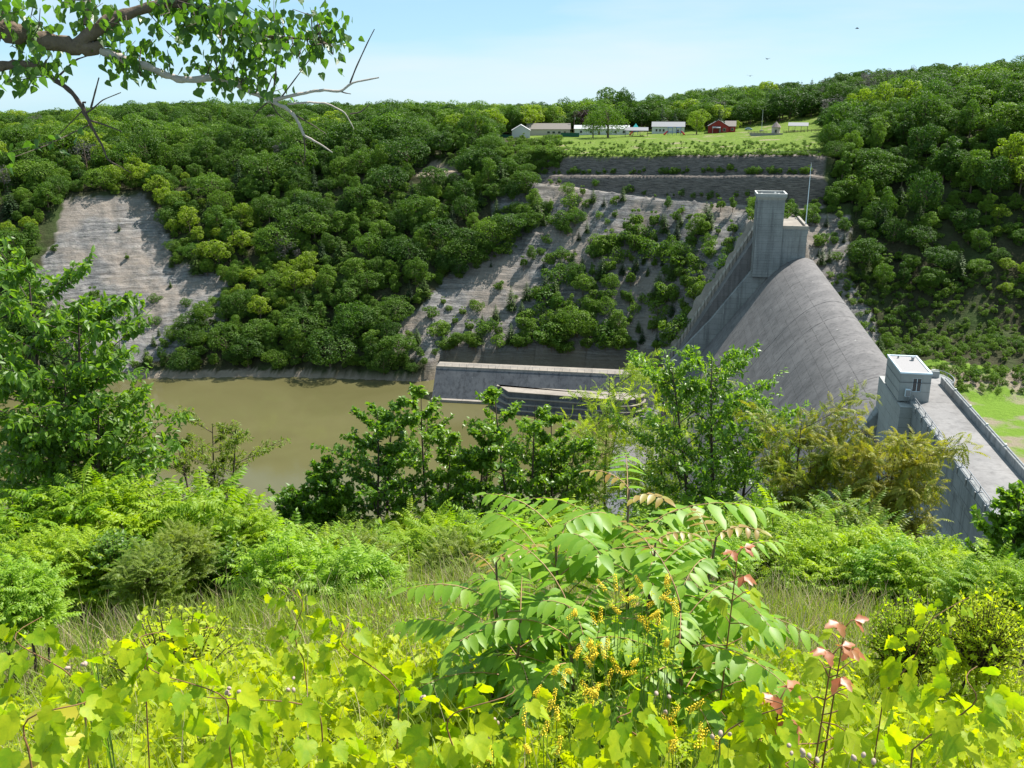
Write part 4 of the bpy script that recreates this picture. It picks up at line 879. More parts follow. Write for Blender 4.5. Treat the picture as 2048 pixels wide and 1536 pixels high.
playset(1340, 270, 'play frame with straight red slide in front of the white ranch house', False, -1)
playset(1357, 270, 'play frame with red tube slide left of the round bright maple', False, 1)
# turret on its retaining wall
def tm_at(px_, base): a = prk(px_, base); return a, proj(a)[2]
a, zc = tm_at(1551, 270); e = empty('stone_turret', a, face_cam(a)); tag(e, 'small round turret with pointed brown roof on a grey retaining wall at the lawn edge', 'turret')
n = 10; b = MB(); rad_ = 2.1
b.add([(rad_ * math.cos(2 * math.pi * k / n), rad_ * math.sin(2 * math.pi * k / n) + 2, z) for z in (-1, 4.0) for k in range(n)], [(k, (k + 1) % n, (k + 1) % n + n, k + n) for k in range(n)]); b.build('wall', M['cream'], e)
b = MB(); b.add([(2.6 * math.cos(2 * math.pi * k / n), 2.6 * math.sin(2 * math.pi * k / n) + 2, 3.8) for k in range(n)] + [(0, 2, 6.6)], [(k, (k + 1) % n, n) for k in range(n)] + [tuple(range(n))[::-1]]); b.build('roof', M['turretroof'], e)
b = MB(); b.tube([(0, 2, 6.5), (0, 2, 7.3)], [.12, .04], 6); b.build('finial', M['turretroof'], e)
b = MB(); b.box((-.45, -.16, 1.2), (.45, -.02, 2.6)); b.build('window', M['pane'], e)
a, zc = tm_at(1534, 271); e = empty('retaining_wall', a, face_cam(a)); tag(e, 'grey stone retaining wall with triangular foot under the turret', 'retaining wall')
k_ = zc / FPX; b = MB(); b.add([(-34 * k_, -1.2, 1.0), (30 * k_, -1.2, 1.0), (30 * k_, -1.2, -2.6), (8 * k_, -1.2, -4.6), (-34 * k_, -1.2, .2), (-34 * k_, 3, 1.0), (30 * k_, 3, 1.0), (30 * k_, 3, -2.6), (8 * k_, 3, -4.6), (-34 * k_, 3, .2)], [(0, 4, 3, 2, 1), (5, 6, 7, 8, 9), (0, 1, 6, 5), (1, 2, 7, 6), (2, 3, 8, 7), (3, 4, 9, 8), (4, 0, 5, 9)]); b.build('wall', M['stone'], e)
b = MB(); b.box((-34.5 * k_, -1.35, 1.002), (30.5 * k_, -.9, 1.25)); b.build('coping', M['slab'], e)
# flagpole, utility pole, car, fences
a, zc = tm_at(1523, 262); e = empty('flagpole', a); tag(e, 'white flagpole on a stone base left of the turret', 'flagpole'); b = MB(); b.tube([(0, 0, -.5), (0, 0, 11)], [.14, .07], 8); b.build('pole', M['paintwhite'], e); b = MB(); b.box((-.9, -.9, -.8), (.9, .9, .5)); b.build('base', M['stone'], e, bevel=.05); b = MB(); b.add([(.16 * math.cos(t) * math.sin(u), .16 * math.sin(t) * math.sin(u), 11.1 + .16 * math.cos(u)) for u in (.4, 1.2, 2.0, 2.7) for t in np.linspace(0, 5.2, 6)], [(i * 6 + j, i * 6 + (j + 1) % 6, i * 6 + (j + 1) % 6 + 6, i * 6 + j + 6) for i in range(3) for j in range(6)]); b.build('finial', M['steel'], e)
a, zc = tm_at(1148, 269); e = empty('utility_pole', a); tag(e, 'wooden utility pole with crossarm right of the long hall', 'utility pole'); b = MB(); b.tube([(0, 0, -.6), (0, 0, 11.5)], [.2, .13], 8); b.build('pole', M['wood'], e); b = MB(); b.box((-1.3, -.08, 10.3), (1.3, .08, 10.5)); b.build('crossarm', M['wood'], e); b = MB(); b.tube([(.5, -.2, 8.6), (.5, -.2, 9.7)], [.3, .3], 8); b.build('transformer', M['steel'], e)
a, zc = tm_at(1497, 260.5); e = empty('parked_car', a, face_cam(a)); tag(e, 'silver blue car parked by the road right of the red building', 'car')
b = MB(); b.extr([(-2.1, .35), (2.1, .35), (2.15, .8), (1.3, .95), (.8, 1.45), (-.9, 1.45), (-1.6, .95), (-2.15, .85)], 0, 1.75); b.build('body', M['carpaint'], e, bevel=.06)
b = MB(); b.add([(-.85, -.01, 1.0), (1.0, -.01, 1.0), (.72, -.01, 1.38), (-.75, -.01, 1.38)], [(0, 1, 2, 3)]); b.build('window', M['pane'], e)
for X in (-1.3, 1.3):
    for Y in (-.05, 1.6): b = MB(); b.tube([(X, Y, .32), (X, Y + .2, .32)], [.32, .32], 12); b.add([(X + .31 * math.cos(t), Y - .001, .32 + .31 * math.sin(t)) for t in np.linspace(0, 5.76, 12)], [tuple(range(12))]); b.build('wheel', M['rubber'], e)
def fence(label, p0, p1, n, mat, h, solid):
    A_ = prk(*p0); B_ = prk(*p1); e = empty('park_fence', A_); tag(e, label, 'fence'); d = B_ - A_
    for k in range(n + 1): q = d * k / n; b = MB(); b.box((q[0] - .08, q[1] - .08, q[2] - .6), (q[0] + .08, q[1] + .08, q[2] + h)); b.build('post', mat, e)
    for k in range(n):
        q0 = d * k / n; q1 = d * (k + 1) / n
        for z0, z1 in (((.1, h - .1),) if solid else ((.45, .6), (.9, 1.05))):
            b = MB(); b.add([(q0[0], q0[1] - .1, q0[2] + z0), (q1[0], q1[1] - .1, q1[2] + z0), (q1[0], q1[1] - .1, q1[2] + z1), (q0[0], q0[1] - .1, q0[2] + z1), (q0[0], q0[1] - .06, q0[2] + z0), (q1[0], q1[1] - .06, q1[2] + z0), (q1[0], q1[1] - .06, q1[2] + z1), (q0[0], q0[1] - .06, q0[2] + z1)], [(0, 1, 2, 3), (7, 6, 5, 4), (3, 2, 6, 7), (1, 0, 4, 5)]); b.build('board' if solid else 'rail', mat, e)
fence('dark green board fence left of the white gabled house', (1000, 275.5), (1023, 276.5), 4, M['greenfence'], 1.9, True)
fence('dark green board fence between the long hall and the big maple', (1122, 274), (1158, 274.5), 6, M['greenfence'], 2.4, True)
fence('low brown rail fence along the lawn right of the turret', (1566, 266), (1652, 262), 12, M['wood'], 1.2, False)
fence('low brown rail fence in front of the flagpole', (1496, 267), (1534, 267), 6, M['wood'], 1.1, False)
# park trees
def ptree(px_, base, h, w, pk, name, label, cat='tree'):
    a = prk(px_, base); e = empty(name, a, rs.uniform(0, 6)); e.scale = (w / PROTO[pk][5], w / PROTO[pk][5], h / PROTO[pk][2]); tag(e, label, cat); obj('trunk', PROTO[pk][0], e); obj('crown', PROTO[pk][1], e)
PM1 = proto_dec(18, 20, 40, 5200, .62, 'l_far2', 'dec', .12, .5); PM2 = proto_dec(12, 13, 30, 3600, .5, 'l_far3', 'dec', .1, .3); PM3 = proto_dec(14, 12, 24, 2600, .6, 'l_purple', 'dec', .1, .3)
ptree(1216, 275.5, 18.5, 22, PM1, 'maple_tree', 'largest spreading maple standing on the park lawn'); ptree(1186, 275.5, 13, 12, PM1, 'maple_tree', 'smaller maple touching the left side of the largest park maple')
ptree(1393, 269, 12.5, 14, PM2, 'maple_tree', 'round bright yellow green maple in front of the red building'); ptree(1468, 263, 5.5, 7, PM2, 'rounded_bush', 'bright green rounded bush right of the red building', 'bush')
ptree(1160, 266, 14, 13, PM3, 'purple_tree', 'dark purple leaved tree behind the utility pole')
for px_, h, lab in ((1323, 15.5, 'tall dark spruce behind the left part of the ranch house'), (1348, 12.5, 'shorter dark spruce behind the right part of the ranch house'), (1437, 14, 'dark spruce behind the red gabled building'), (1108, 14, 'dark spruce behind the long hall')): ptree(px_, 265, h, 8.5, CN[2], 'spruce_tree', lab)
for px_, base, h, lab in ((1653, 300, 9, 'cone shaped dark evergreen at the right end of the lawn'), (1000, 330, 7, 'cone shaped evergreen at the left end of the rock benches')): ptree(px_, base, h, 5.5, D1[1], 'evergreen_tree', lab)
# birds far off in the sky
for px_, py_, rz, lab in ((1535, 118, .4, 'largest dark bird gliding in the sky above the park'), (1500, 152, -.6, 'small dark bird low in the sky above the tree line'), (1715, 57, 1.0, 'tiny dark bird high in the sky at right')):
    q = at_rho(px_, py_, 160); e = empty('bird', q, rz); tag(e, lab, 'bird', 'birds in the sky'); b = MB(); b.tube([(0, -.22, 0), (0, -.1, .01), (0, .1, .01), (0, .22, 0), (0, .36, -.01)], [.02, .06, .07, .04, .02], 6); b.build('body', M['bird'], e)
    for sg in (-1, 1): b = MB(); b.add([(sg * .04, -.1, .02), (sg * .04, .12, .02), (sg * .34, .1, .13), (sg * .62, .2, .05), (sg * .36, -.06, .14)], [(0, 1, 2, 4), (4, 2, 3)]); b.build('wing', M['bird'], e)
# ================================================================== LEAF SHAPES (base at origin, blade along +y, upper side +z)
def leaf_ovate(wd=.42, fold=.12, droop=.18, n=4, belly=.42):
    C = []; Lf = []; Rt = []
    for k in range(n + 1):
        t = k / n; z = -droop * t * t; C.append((0, t, z))
        w = wd / 2 * (math.sin(math.pi * min(1, t ** (math.log(.5) / math.log(belly)))) ** .8 if 0 < t < 1 else 0)
        if 0 < k < n: Lf.append((-w, t, z + fold * w * 2)); Rt.append((w, t, z + fold * w * 2))
    V = C + Lf + Rt; m = n - 1; c = lambda k: k; l = lambda k: n + k; r = lambda k: n + m + k
    F = [(0, 1, l(1)), (0, r(1), 1), (n - 1, n, l(n - 1)), (n - 1, r(n - 1), n)]
    for k in range(1, n - 1): F += [(c(k), c(k + 1), l(k + 1)), (c(k), l(k + 1), l(k)), (c(k), r(k + 1), c(k + 1)), (c(k), r(k), r(k + 1))]
    return np.array(V, float), np.array(F, int)
def leaf_fan(out, centre=(0, .32, -.03), cup=.10, droop=.12):
    V = [centre] + [(x, y, cup * abs(x) * 2 * (.6 + .4 * (k % 2)) - droop * y * y) for k, (x, y) in enumerate(out)]; n = len(out)
    return np.array(V, float), np.array([(0, 1 + k, 1 + (k + 1) % n) for k in range(n)], int)
half = [(0.0, .02), (.20, -.10), (.38, -.02), (.46, .14), (.40, .24), (.50, .36), (.40, .46), (.30, .52), (.33, .64), (.20, .76), (.10, .88)]
GRAPE = leaf_fan([(x, y) for x, y in half] + [(0, 1.0)] + [(-x, y) for x, y in half[::-1][:-1]], (0, .14, -.03), .09, .16)
hp = [(0, 0), (.22, -.03), (.42, .14), (.40, .34), (.26, .62), (.10, .86)]
POPLAR = leaf_fan(hp + [(0, 1.06)] + [(-x, y) for x, y in hp[::-1][:-1]], (0, .35, -.03), .1, .1)
hp2 = [(0, 0), (.42, .10), (.30, .56)]
POP6 = leaf_fan(hp2 + [(0, 1.06)] + [(-x, y) for x, y in hp2[::-1][:-1]], (0, .35, -.03), .1, .1)
hg = [(0.0, .02), (.30, -.08), (.46, .14), (.38, .26), (.47, .40), (.30, .54), (.16, .80)]
GRAPE2 = leaf_fan(hg + [(0, 1.0)] + [(-x, y) for x, y in hg[::-1][:-1]], (0, .14, -.03), .09, .16)
OV2 = leaf_ovate(.46, .14, .2, 2); OV3 = leaf_ovate(.46, .14, .2, 3); LAN = leaf_ovate(.28, .15, .25, 3); ROUND = leaf_ovate(.7, .08, .1, 3, .5)
BOXL = leaf_ovate(.55, .12, .15, 5, .4); BOXL[0][:, 0] *= 1 + .25 * np.sin(BOXL[0][:, 1] * 19)
TRI = (np.concatenate([OV2[0] * [.9, 1, 1], OV2[0] @ np.array([[.3, -.95, 0], [.95, .3, 0], [0, 0, 1]]) * .9, OV2[0] @ np.array([[.3, .95, 0], [-.95, .3, 0], [0, 0, 1]]) * .9]), np.concatenate([OV2[1], OV2[1] + len(OV2[0]), OV2[1] + 2 * len(OV2[0])]))
def frame(d, nrm):
    """rotation whose y axis is d and z axis near nrm (rows of N)"""
    d = d / (np.linalg.norm(d, axis=-1, keepdims=True) + 1e-9); x = np.cross(d, nrm); x /= (np.linalg.norm(x, axis=-1, keepdims=True) + 1e-9); z = np.cross(x, d)
    return np.stack([x, d, z], -1)
def pinnate(rng, L=1.0, pairs=6, ll=.26, lw=.42, e0=.5, e1=-.5, leaf=None, droop=.45):
    """one feather leaf: stalk points and leaflet (matrix, position) lists, in the frame of the leaf"""
    pts = []; p = np.zeros(3); n = 12
    for k in range(n + 1):
        pts.append(p.copy()); e = e0 + (e1 - e0) * (k / n); p = p + np.array([0, math.cos(e), math.sin(e)]) * L / n
    pts = np.array(pts); Ms = []; Ts = []
    for k in range(pairs):
        t = .2 + .74 * k / (pairs - 1) if pairs > 1 else .5; q = t * n; i = int(q); pos = pts[i] + (pts[min(i + 1, n)] - pts[i]) * (q - i); fw = pts[min(i + 1, n)] - pts[i]; fw = fw / np.linalg.norm(fw)
        s = ll * L * (0.75 + .35 * math.sin(math.pi * (k + .5) / pairs)) * rng.uniform(.88, 1.1)
        for sd in (-1, 1):
            d = np.array([sd * 1.0, 0, 0]) + fw * rng.uniform(.3, .55) + np.array([0, 0, -droop * rng.uniform(.5, 1.3)]); R = frame(d, np.array([0, 0, 1.0]) + np.array([-sd * .2, 0, 0]) + rng.normal(size=3) * .12)
            Ms.append(R * s); Ts.append(pos)
    d = pts[-1] - pts[-2]; Ms.append(frame(d, np.array([0, 0, 1.0])) * ll * L); Ts.append(pts[-1])
    return pts, np.array(Ms), np.array(Ts)
def join(leaf, Ms, Ts):
    V, F = leaf; n = len(Ms); VV = np.einsum('nij,vj->nvi', Ms, V) + Ts[:, None, :]
    FF = F[None] + (np.arange(n) * len(V))[:, None, None]; return VV.reshape(-1, 3), FF.reshape(-1, F.shape[1])
def pin_mesh(rng, pairs=6, leaf=OV2, ll=.30, e0=.5, e1=-.5, droop=.4):
    pts, Ms, Ts = pinnate(rng, 1.0, pairs, ll, .4, e0, e1, leaf, droop); V, F = join(leaf, Ms, Ts); b = len(V)
    w = .008; rv = []; rf = []
    for k in range(0, 13, 3): rv += [pts[k] + [-w, 0, 0], pts[k] + [w, 0, 0]]
    for k in range(4): rf += [(b + 2 * k, b + 2 * k + 1, b + 2 * k + 3), (b + 2 * k, b + 2 * k + 3, b + 2 * k + 2)]
    return np.concatenate([V, np.array(rv)]), np.concatenate([F, np.array(rf)])
rn5 = np.random.default_rng(21)
PIN6 = [pin_mesh(rn5, 6) for _ in range(3)]; PIN8 = [pin_mesh(rn5, 8, OV2, .23, .6, -.4, .35) for _ in range(3)]; PINL = [pin_mesh(rn5, 7, leaf_ovate(.7, .08, .1, 2, .5), .14, .4, -.2, .2) for _ in range(2)]
def join_multi(leaves, Ms, Ts, rng):
    """same, picking one of several leaf shapes for each place; returns V, F, per-face random value"""
    k = rng.integers(0, len(leaves), len(Ms)); Vs = []; Fs = []; Rs = []; b = 0; rv = rng.uniform(0, 1, len(Ms))
    for j, lf in enumerate(leaves):
        w = np.where(k == j)[0]
        if len(w) == 0: continue
        V, F = join(lf, Ms[w], Ts[w]); Vs.append(V); Fs.append(F + b); b += len(V); Rs.append(np.repeat(rv[w], len(lf[1])))
    return np.concatenate(Vs), np.concatenate(Fs), np.concatenate(Rs)
LEAFDATA = {}
def leaf_data(key, leaf, mat):
    if (key, mat) not in LEAFDATA: LEAFDATA[(key, mat)] = mesh_np(key, leaf[0], leaf[1], M[mat], smooth=True)
    return LEAFDATA[(key, mat)]
def leaf_obj(name, data, R, T, parent):
    o = bpy.data.objects.new(name, data); m4 = Matrix(((R[0, 0], R[0, 1], R[0, 2], T[0]), (R[1, 0], R[1, 1], R[1, 2], T[1]), (R[2, 0], R[2, 1], R[2, 2], T[2]), (0, 0, 0, 1)))
    COL.objects.link(o); o.parent = parent; o.matrix_local = m4; return o
def foliage(root, base, key, leaf, mat, Ms, Ts, nobj, rng):
    """the leaves that show largest as single leaves, the rest as one part"""
    n = len(Ms)
    if nobj:
        dcam = np.linalg.norm(Ts + np.asarray(base) - np.array([0, 0, HC]), axis=1) - np.linalg.norm(Ms[:, :, 1], axis=1) * 3; o = np.argsort(dcam); sel = o[:nobj]; rest = o[nobj:]
        dt = leaf_data(key, leaf, mat)
        for i in sel: leaf_obj('leaf', dt, Ms[i], Ts[i], root)
    else: rest = np.arange(n)
    if len(rest):
        V, F, R = join_multi([leaf], Ms[rest], Ts[rest], rng); fo = obj('foliage', mesh_np('foliage', V, F, M[mat], R), root)
        if nobj: tag(fo, kind='stuff')

# ================================================================== NEAR TREES below the rim
def skeleton(rng, H, Rw, zb, prof, nprim, nsub, lean=(0, 0), stems=1, r0=.05, up=.55):
    """trunk(s), boughs, twigs; returns tubes and leaf nodes (pos, dir)"""
    T = []; Nd = []; Dd = []
    for s_ in range(stems):
        off = np.array([rng.normal() * .12, rng.normal() * .12, 0]) * (stems > 1); tip = np.array([lean[0] + (rng.normal() * Rw * .45 if stems > 1 else 0), lean[1] + (rng.normal() * Rw * .3 if stems > 1 else 0), H * (rng.uniform(.82, 1) if stems > 1 and s_ else 1)])
        k = np.linspace(0, 1, 9); tr = off[None] + k[:, None] * tip[None] + np.stack([np.sin(k * 5 + s_ * 2) * .05 * H * .3 * k * (1 - k) * 2, np.cos(k * 4 + s_) * .05 * H * .3 * k * (1 - k) * 2, np.zeros(9)], 1)
        rr_ = r0 * (1 - k) ** .8 + .006; T.append((tr, rr_))
        npm = max(4, nprim // stems)
        for i in range(npm):
            t = (i + rng.uniform(.1, .9)) / npm; z = zb + (tip[2] * .98 - zb) * t; kk = z / tip[2]; c = np.array([np.interp(kk, k, tr[:, j]) for j in range(3)])
            a = i * 2.39996 + rng.uniform(-.5, .5) + s_; L = Rw * prof(t) * rng.uniform(.5, 1.4); el = up * rng.uniform(.5, 1.3)
            d = np.array([math.cos(a) * math.cos(el), math.sin(a) * math.cos(el), math.sin(el)]); side = np.cross(d, [0, 0, 1.0])
            n = 6; pts = [c + d * L * u + side * math.sin(u * 4 + i) * L * .06 + np.array([0, 0, .18 * L * u * u * (1 if el < .5 else -.4)]) for u in np.linspace(0, 1, n)]
            T.append((np.array(pts), np.linspace(max(.008, np.interp(kk, k, rr_) * .45), .004, n)))
            for j in range(nsub):
                u = .2 + .8 * (j + rng.uniform(0, .9)) / nsub; q = min(u, .999) * (n - 1); m = int(q); p0 = np.array(pts[m]) + (np.array(pts[m + 1]) - np.array(pts[m])) * (q - m)
                sd = d * .6 + side * rng.choice([-1, 1]) * rng.uniform(.4, 1) + np.array([0, 0, rng.uniform(-.15, .6)]); sd /= np.linalg.norm(sd); l2 = L * rng.uniform(.22, .42) + .08
                T.append((np.array([p0, p0 + sd * l2 * .5 + [0, 0, .02], p0 + sd * l2]), [.005, .004, .002]))
                for v in np.linspace(.15, 1, 5): Nd.append(p0 + sd * l2 * v); Dd.append(sd)
    return T, np.array(Nd), np.array(Dd)
cone = lambda t: (1 - t) ** .75 * .95 * min(1, .45 + t * 2.2) + .1
roundp = lambda t: math.sqrt(max(0, 1 - (1.75 * t - .8) ** 2)) * .95 + .06
umbrella = lambda t: .35 + .75 * t if t < .8 else .95
def near_tree(name, label, cx, top, bot, wpx, rho, leaf, key, mat, lsize, per, prof=cone, nprim=26, nsub=7, droop=.4, nobj=0, stems=1, seed=1, cat='tree', group=None, bark='twig', lean=(0, 0), r0=.05, up=.55, spread=.9):
    rng = np.random.default_rng(seed); tp = at_rho(cx, top, rho); _, _, zc = proj(tp); g = ground(tp[0], tp[1]); H = tp[2] - g; zb = at_rho(cx, bot, rho)[2] - g; Rw = wpx / 2 * zc / FPX
    base = np.array([tp[0], tp[1], g]); e = empty(name, base); tag(e, label, cat, group)
    T, Nd, Dd = skeleton(rng, H, Rw * 1.08, max(zb - .18 * H, .08 * H), prof, int(nprim * 1.6), nsub, lean, stems, r0, up)
    obj('trunk', tubes_mesh('trunk', T, M[bark], 5), e)
    per += 2; Nn = np.repeat(Nd, per, 0); D_ = np.repeat(Dd, per, 0); n = len(Nn)
    d = D_ * .5 + rng.normal(size=(n, 3)) * spread + np.array([0, 0, -droop]); nr = np.array([0, 0, 1.0]) + rng.normal(size=(n, 3)) * .5
    Ms = frame(d, nr) * (lsize * rng.uniform(.65, 1.25, n))[:, None, None]; Ts = Nn + rng.normal(size=(n, 3)) * .02 * Rw
    if isinstance(leaf, list):
        pass
        V, F, R = join_multi(leaf, Ms, Ts, rng); obj('foliage', mesh_np('foliage', V, F, M[mat], R), e)
    else: foliage(e, base, key, leaf, mat, Ms, Ts, nobj, rng)
    return e
# drooping-leaved tree on the left and its neighbours
near_tree('hickory_tree', 'tall tree with drooping green leaves filling the left edge of the view', 35, 530, 1040, 350, 17.5, OV3, 'leaf', 'l_hick', .15, 3, roundp, 40, 8, .75, 300, 2, 31, lean=(.0, 0), r0=.10, up=.5)
near_tree('hickory_tree', 'lower leafy tree with long side boughs under the tall left edge tree', 95, 755, 1020, 310, 16.0, OV3, 'leaf', 'l_hick', .12, 3, roundp, 34, 8, .6, 120, 2, 32, r0=.07, up=.25)
near_tree('willow_shrub', 'fine-leaved olive green shrub over the water right of the left edge trees', 400, 845, 1010, 150, 18, LAN, 'leaf', 'l_willow', .085, 4, umbrella, 26, 8, .3, 0, 3, 33, up=.6)
near_tree('young_poplar', 'shortest dark green sapling against the brown water', 552, 912, 1070, 170, 18, POP6, 'leaf', 'l_dark', .078, 4, cone, 26, 7, .35, 60, 2, 34, up=.7)
for cx, top, bot, w, rho, st, sd, lab in ((740, 818, 1080, 205, 18, 2, 35, 'dark green tree standing left of the two tallest poplars over the water'), (868, 776, 1080, 190, 18.5, 2, 36, 'tallest dark green poplar in the middle against the brown water'), (940, 830, 1080, 150, 18.8, 2, 61, 'smaller poplar just right of the tallest one'),
    (1045, 772, 1080, 215, 18, 3, 37, 'broad poplar in front of the stepped concrete block'), (1130, 810, 1080, 140, 18.6, 2, 62, 'smaller poplar between the broad one and the thin yellow green locust'), (665, 960, 1080, 110, 17.5, 2, 63, 'low dark sapling left of the dark green tree over the water')):
    near_tree('young_poplar', lab, cx, top, bot, w, rho, POP6, 'leaf', 'l_dark', .080, 3, lambda t: .18 + .9 * math.sin(math.pi * min(1, .12 + .86 * t)) ** .8 * (1.05 - .45 * t), 30, 9, .35, 90, st, sd, up=.6, spread=1.1)
near_tree('locust_tree', 'thin yellow green locust left of the big dark tree before the spillway', 1195, 765, 980, 180, 20, PINL, 'leaf', 'l_locust', .30, 0, umbrella, 18, 5, .2, 0, 2, 38, up=.5)
near_tree('locust_tree', 'pale yellow green locust spray against the foot of the spillway', 1325, 742, 960, 190, 20.5, PINL, 'leaf', 'l_locust', .30, 0, umbrella, 20, 5, .2, 0, 2, 39, up=.5)
near_tree('cherry_tree', 'largest dark green tree standing in front of the spillway face', 1490, 712, 1040, 265, 19, OV3, 'leaf', 'l_dark', .105, 4, roundp, 46, 9, .35, 150, 3, 40, r0=.07, up=.7)
near_tree('coppery_tree', 'tree with orange tinged leaves right of the largest dark tree', 1625, 850, 1080, 190, 17.5, PIN8, 'leaf', 'l_orange', .26, 0, umbrella, 28, 6, .25, 0, 3, 41, up=.55)
near_tree('coppery_tree', 'orange tinged tree overlapping the deck wall of the dam', 1765, 880, 1090, 190, 17, PIN8, 'leaf', 'l_orange', .26, 0, umbrella, 30, 6, .25, 0, 3, 42, up=.5)
near_tree('poplar_shrub', 'small round-leaved poplar shrub at the right edge beside the deck', 2050, 1000, 1130, 120, 12.0, POPLAR, 'leaf', 'l_dark', .07, 4, roundp, 26, 7, .2, 60, 2, 43, up=.55)
# ---- bright feather-leaved bushes along the edge
BP = []
def bush_proto(seed, leaves, mat, nst=34, L=.34, per=9):
    rng = np.random.default_rng(seed); T = []; Nd = []; Dd = []
    for k in range(nst):
        a = k * 2.39996; q = math.sqrt((k + .5) / nst) * .95; z = math.sqrt(max(.05, 1 - q * q)) * rng.uniform(.6, 1.08); tip = np.array([math.cos(a) * q, math.sin(a) * q, z])
        b0 = np.array([math.cos(a) * q * .25, math.sin(a) * q * .25, 0]); mid = (b0 + tip) / 2 + np.array([0, 0, .1]); T.append((np.array([b0, mid, tip]), [.016, .011, .005]))
        for i in range(per):
            t = .45 + .55 * i / (per - 1); Nd.append(b0 + (tip - b0) * t + [0, 0, .1 * (1 - abs(2 * t - 1))]); aa = a + i * 2.4 + rng.uniform(-.4, .4); el = rng.uniform(0, .9) * (t * 1.1)
            Dd.append((math.cos(aa) * math.cos(el) + tip[0] * .4, math.sin(aa) * math.cos(el) + tip[1] * .4, math.sin(el)))
    Nd = np.array(Nd); Dd = np.array(Dd); n = len(Nd); Ms = frame(Dd, np.array([0, 0, 1.0]) + rng.normal(size=(n, 3)) * .2) * (L * rng.uniform(.7, 1.25, n))[:, None, None]
    V, F, R = join_multi(leaves, Ms, Nd, rng); BP.append((tubes_mesh('stems', T, M['twig'], 4), mesh_np('foliage', V, F, M[mat], R))); return len(BP) - 1
B_ = [bush_proto(50, PIN6, 'l_bush'), bush_proto(51, PIN8, 'l_bush', 38, .4), bush_proto(52, PIN6, 'l_bush', 46, .3, 9)]
BF = [bush_proto(53, PIN8, 'l_willow', 44, .32, 9)]; BO = [bush_proto(54, PIN8, 'l_orange', 24, .36)]; BD = [bush_proto(55, PIN6, 'l_ail', 46, .34, 10)]
BE = [bush_proto(57, [OV3], 'l_bush', 80, .13, 16), bush_proto(58, [OV3, POPLAR], 'l_hick', 80, .12, 16)]
BS = [bush_proto(56, [OV3, ROUND], 'l_herb', 150, .085, 16)]
rb = random.Random(8)
def bush(name, label, cx, top, wpx, rho, pk, group=None, hk=1.0):
    tp = at_rho(cx, top, rho); _, _, zc = proj(tp); g = ground(tp[0], tp[1]); H = max(.5, tp[2] - g); Rw = wpx / 2 * zc / FPX
    hz = min(H / 1.15, Rw * 1.9) if name == 'leafy_shrub' else H / 1.15 if H < 2.1 * Rw else Rw * 1.15; e = empty(name, (tp[0], tp[1], g), rb.uniform(0, 6.28)); tag(e, label, 'bush', group); z0 = H - hz * 1.15
    for k, nm_ in enumerate(('stems', 'foliage')): o = obj(nm_, BP[pk][k], e, (0, 0, z0)); o.scale = (Rw, Rw, hz)
    if z0 > .25:
        o = obj('under_foliage', BP[pk][1], e, (0, 0, z0 - hz * .55)); o.scale = (Rw * 1.02, Rw * 1.02, hz); o.rotation_euler = (0, 0, 2)
        o = obj('stem_base', tubes_mesh('stem_base', [([(.12 * math.cos(j), .12 * math.sin(j), -.1), (.2 * math.cos(j + .3), .2 * math.sin(j + .3), z0 * .6), (.26 * Rw * math.cos(j + .5), .26 * Rw * math.sin(j + .5), z0 + .15 * hz)], [.014, .011, .008]) for j in (0, 1.3, 2.5, 3.9, 5.1)], M['twig'], 5), e)
G1 = 'bright green bushes along the edge'
for cx, top, w, rho, pk, lab in (
    (30, 975, 260, 14.5, B_[0], 'bright green bush at the left edge below the drooping tree'), (150, 950, 260, 14.5, B_[1], 'bright green bush with feathery top below the drooping tree'),
    (260, 955, 280, 14, B_[2], 'bright green bush below the left trees, left of the widest one'), (390, 960, 300, 14, B_[0], 'widest bright green bush below the olive fine-leaved shrub'),
    (480, 1015, 160, 13.5, B_[1], 'bright bush between the widest left bush and the shortest sapling'), (700, 1045, 190, 14, B_[2], 'bush at the foot of the dark trees, left of the middle'),
    (860, 1035, 220, 14, B_[1], 'light green feather-leaved bush below the tallest poplar'), (985, 1030, 220, 13.5, B_[0], 'light green bush behind the bronze-tipped sapling'),
    (1110, 1045, 200, 13.5, B_[2], 'green bush behind the large foreground sapling'), (1390, 1040, 220, 14, B_[2], 'green bush at the foot of the largest dark tree'),
    (1560, 1010, 240, 14, B_[1], 'bright bush right of the large foreground sapling'), (1680, 1030, 240, 13.5, B_[0], 'bright bush below the first coppery tree'),
    (1790, 1050, 220, 13.2, B_[2], 'bright bush below the coppery tree by the deck wall'), (1880, 1085, 190, 13.2, B_[1], 'yellowish bush below the deck wall'),
    (1640, 1075, 200, 12.6, B_[2], 'low bright bush at the back of the right grass'), (1850, 1090, 200, 12.3, B_[0], 'low bush at the back of the grass near the right edge'),
    (1985, 1118, 190, 11.0, B_[1], 'low feathery bush under the right edge poplar shrub'), (2040, 1120, 160, 9.5, B_[0], 'feathery bush cut by the right edge of the view')):
    bush('edge_bush', lab, cx, top, w, rho, pk, G1)
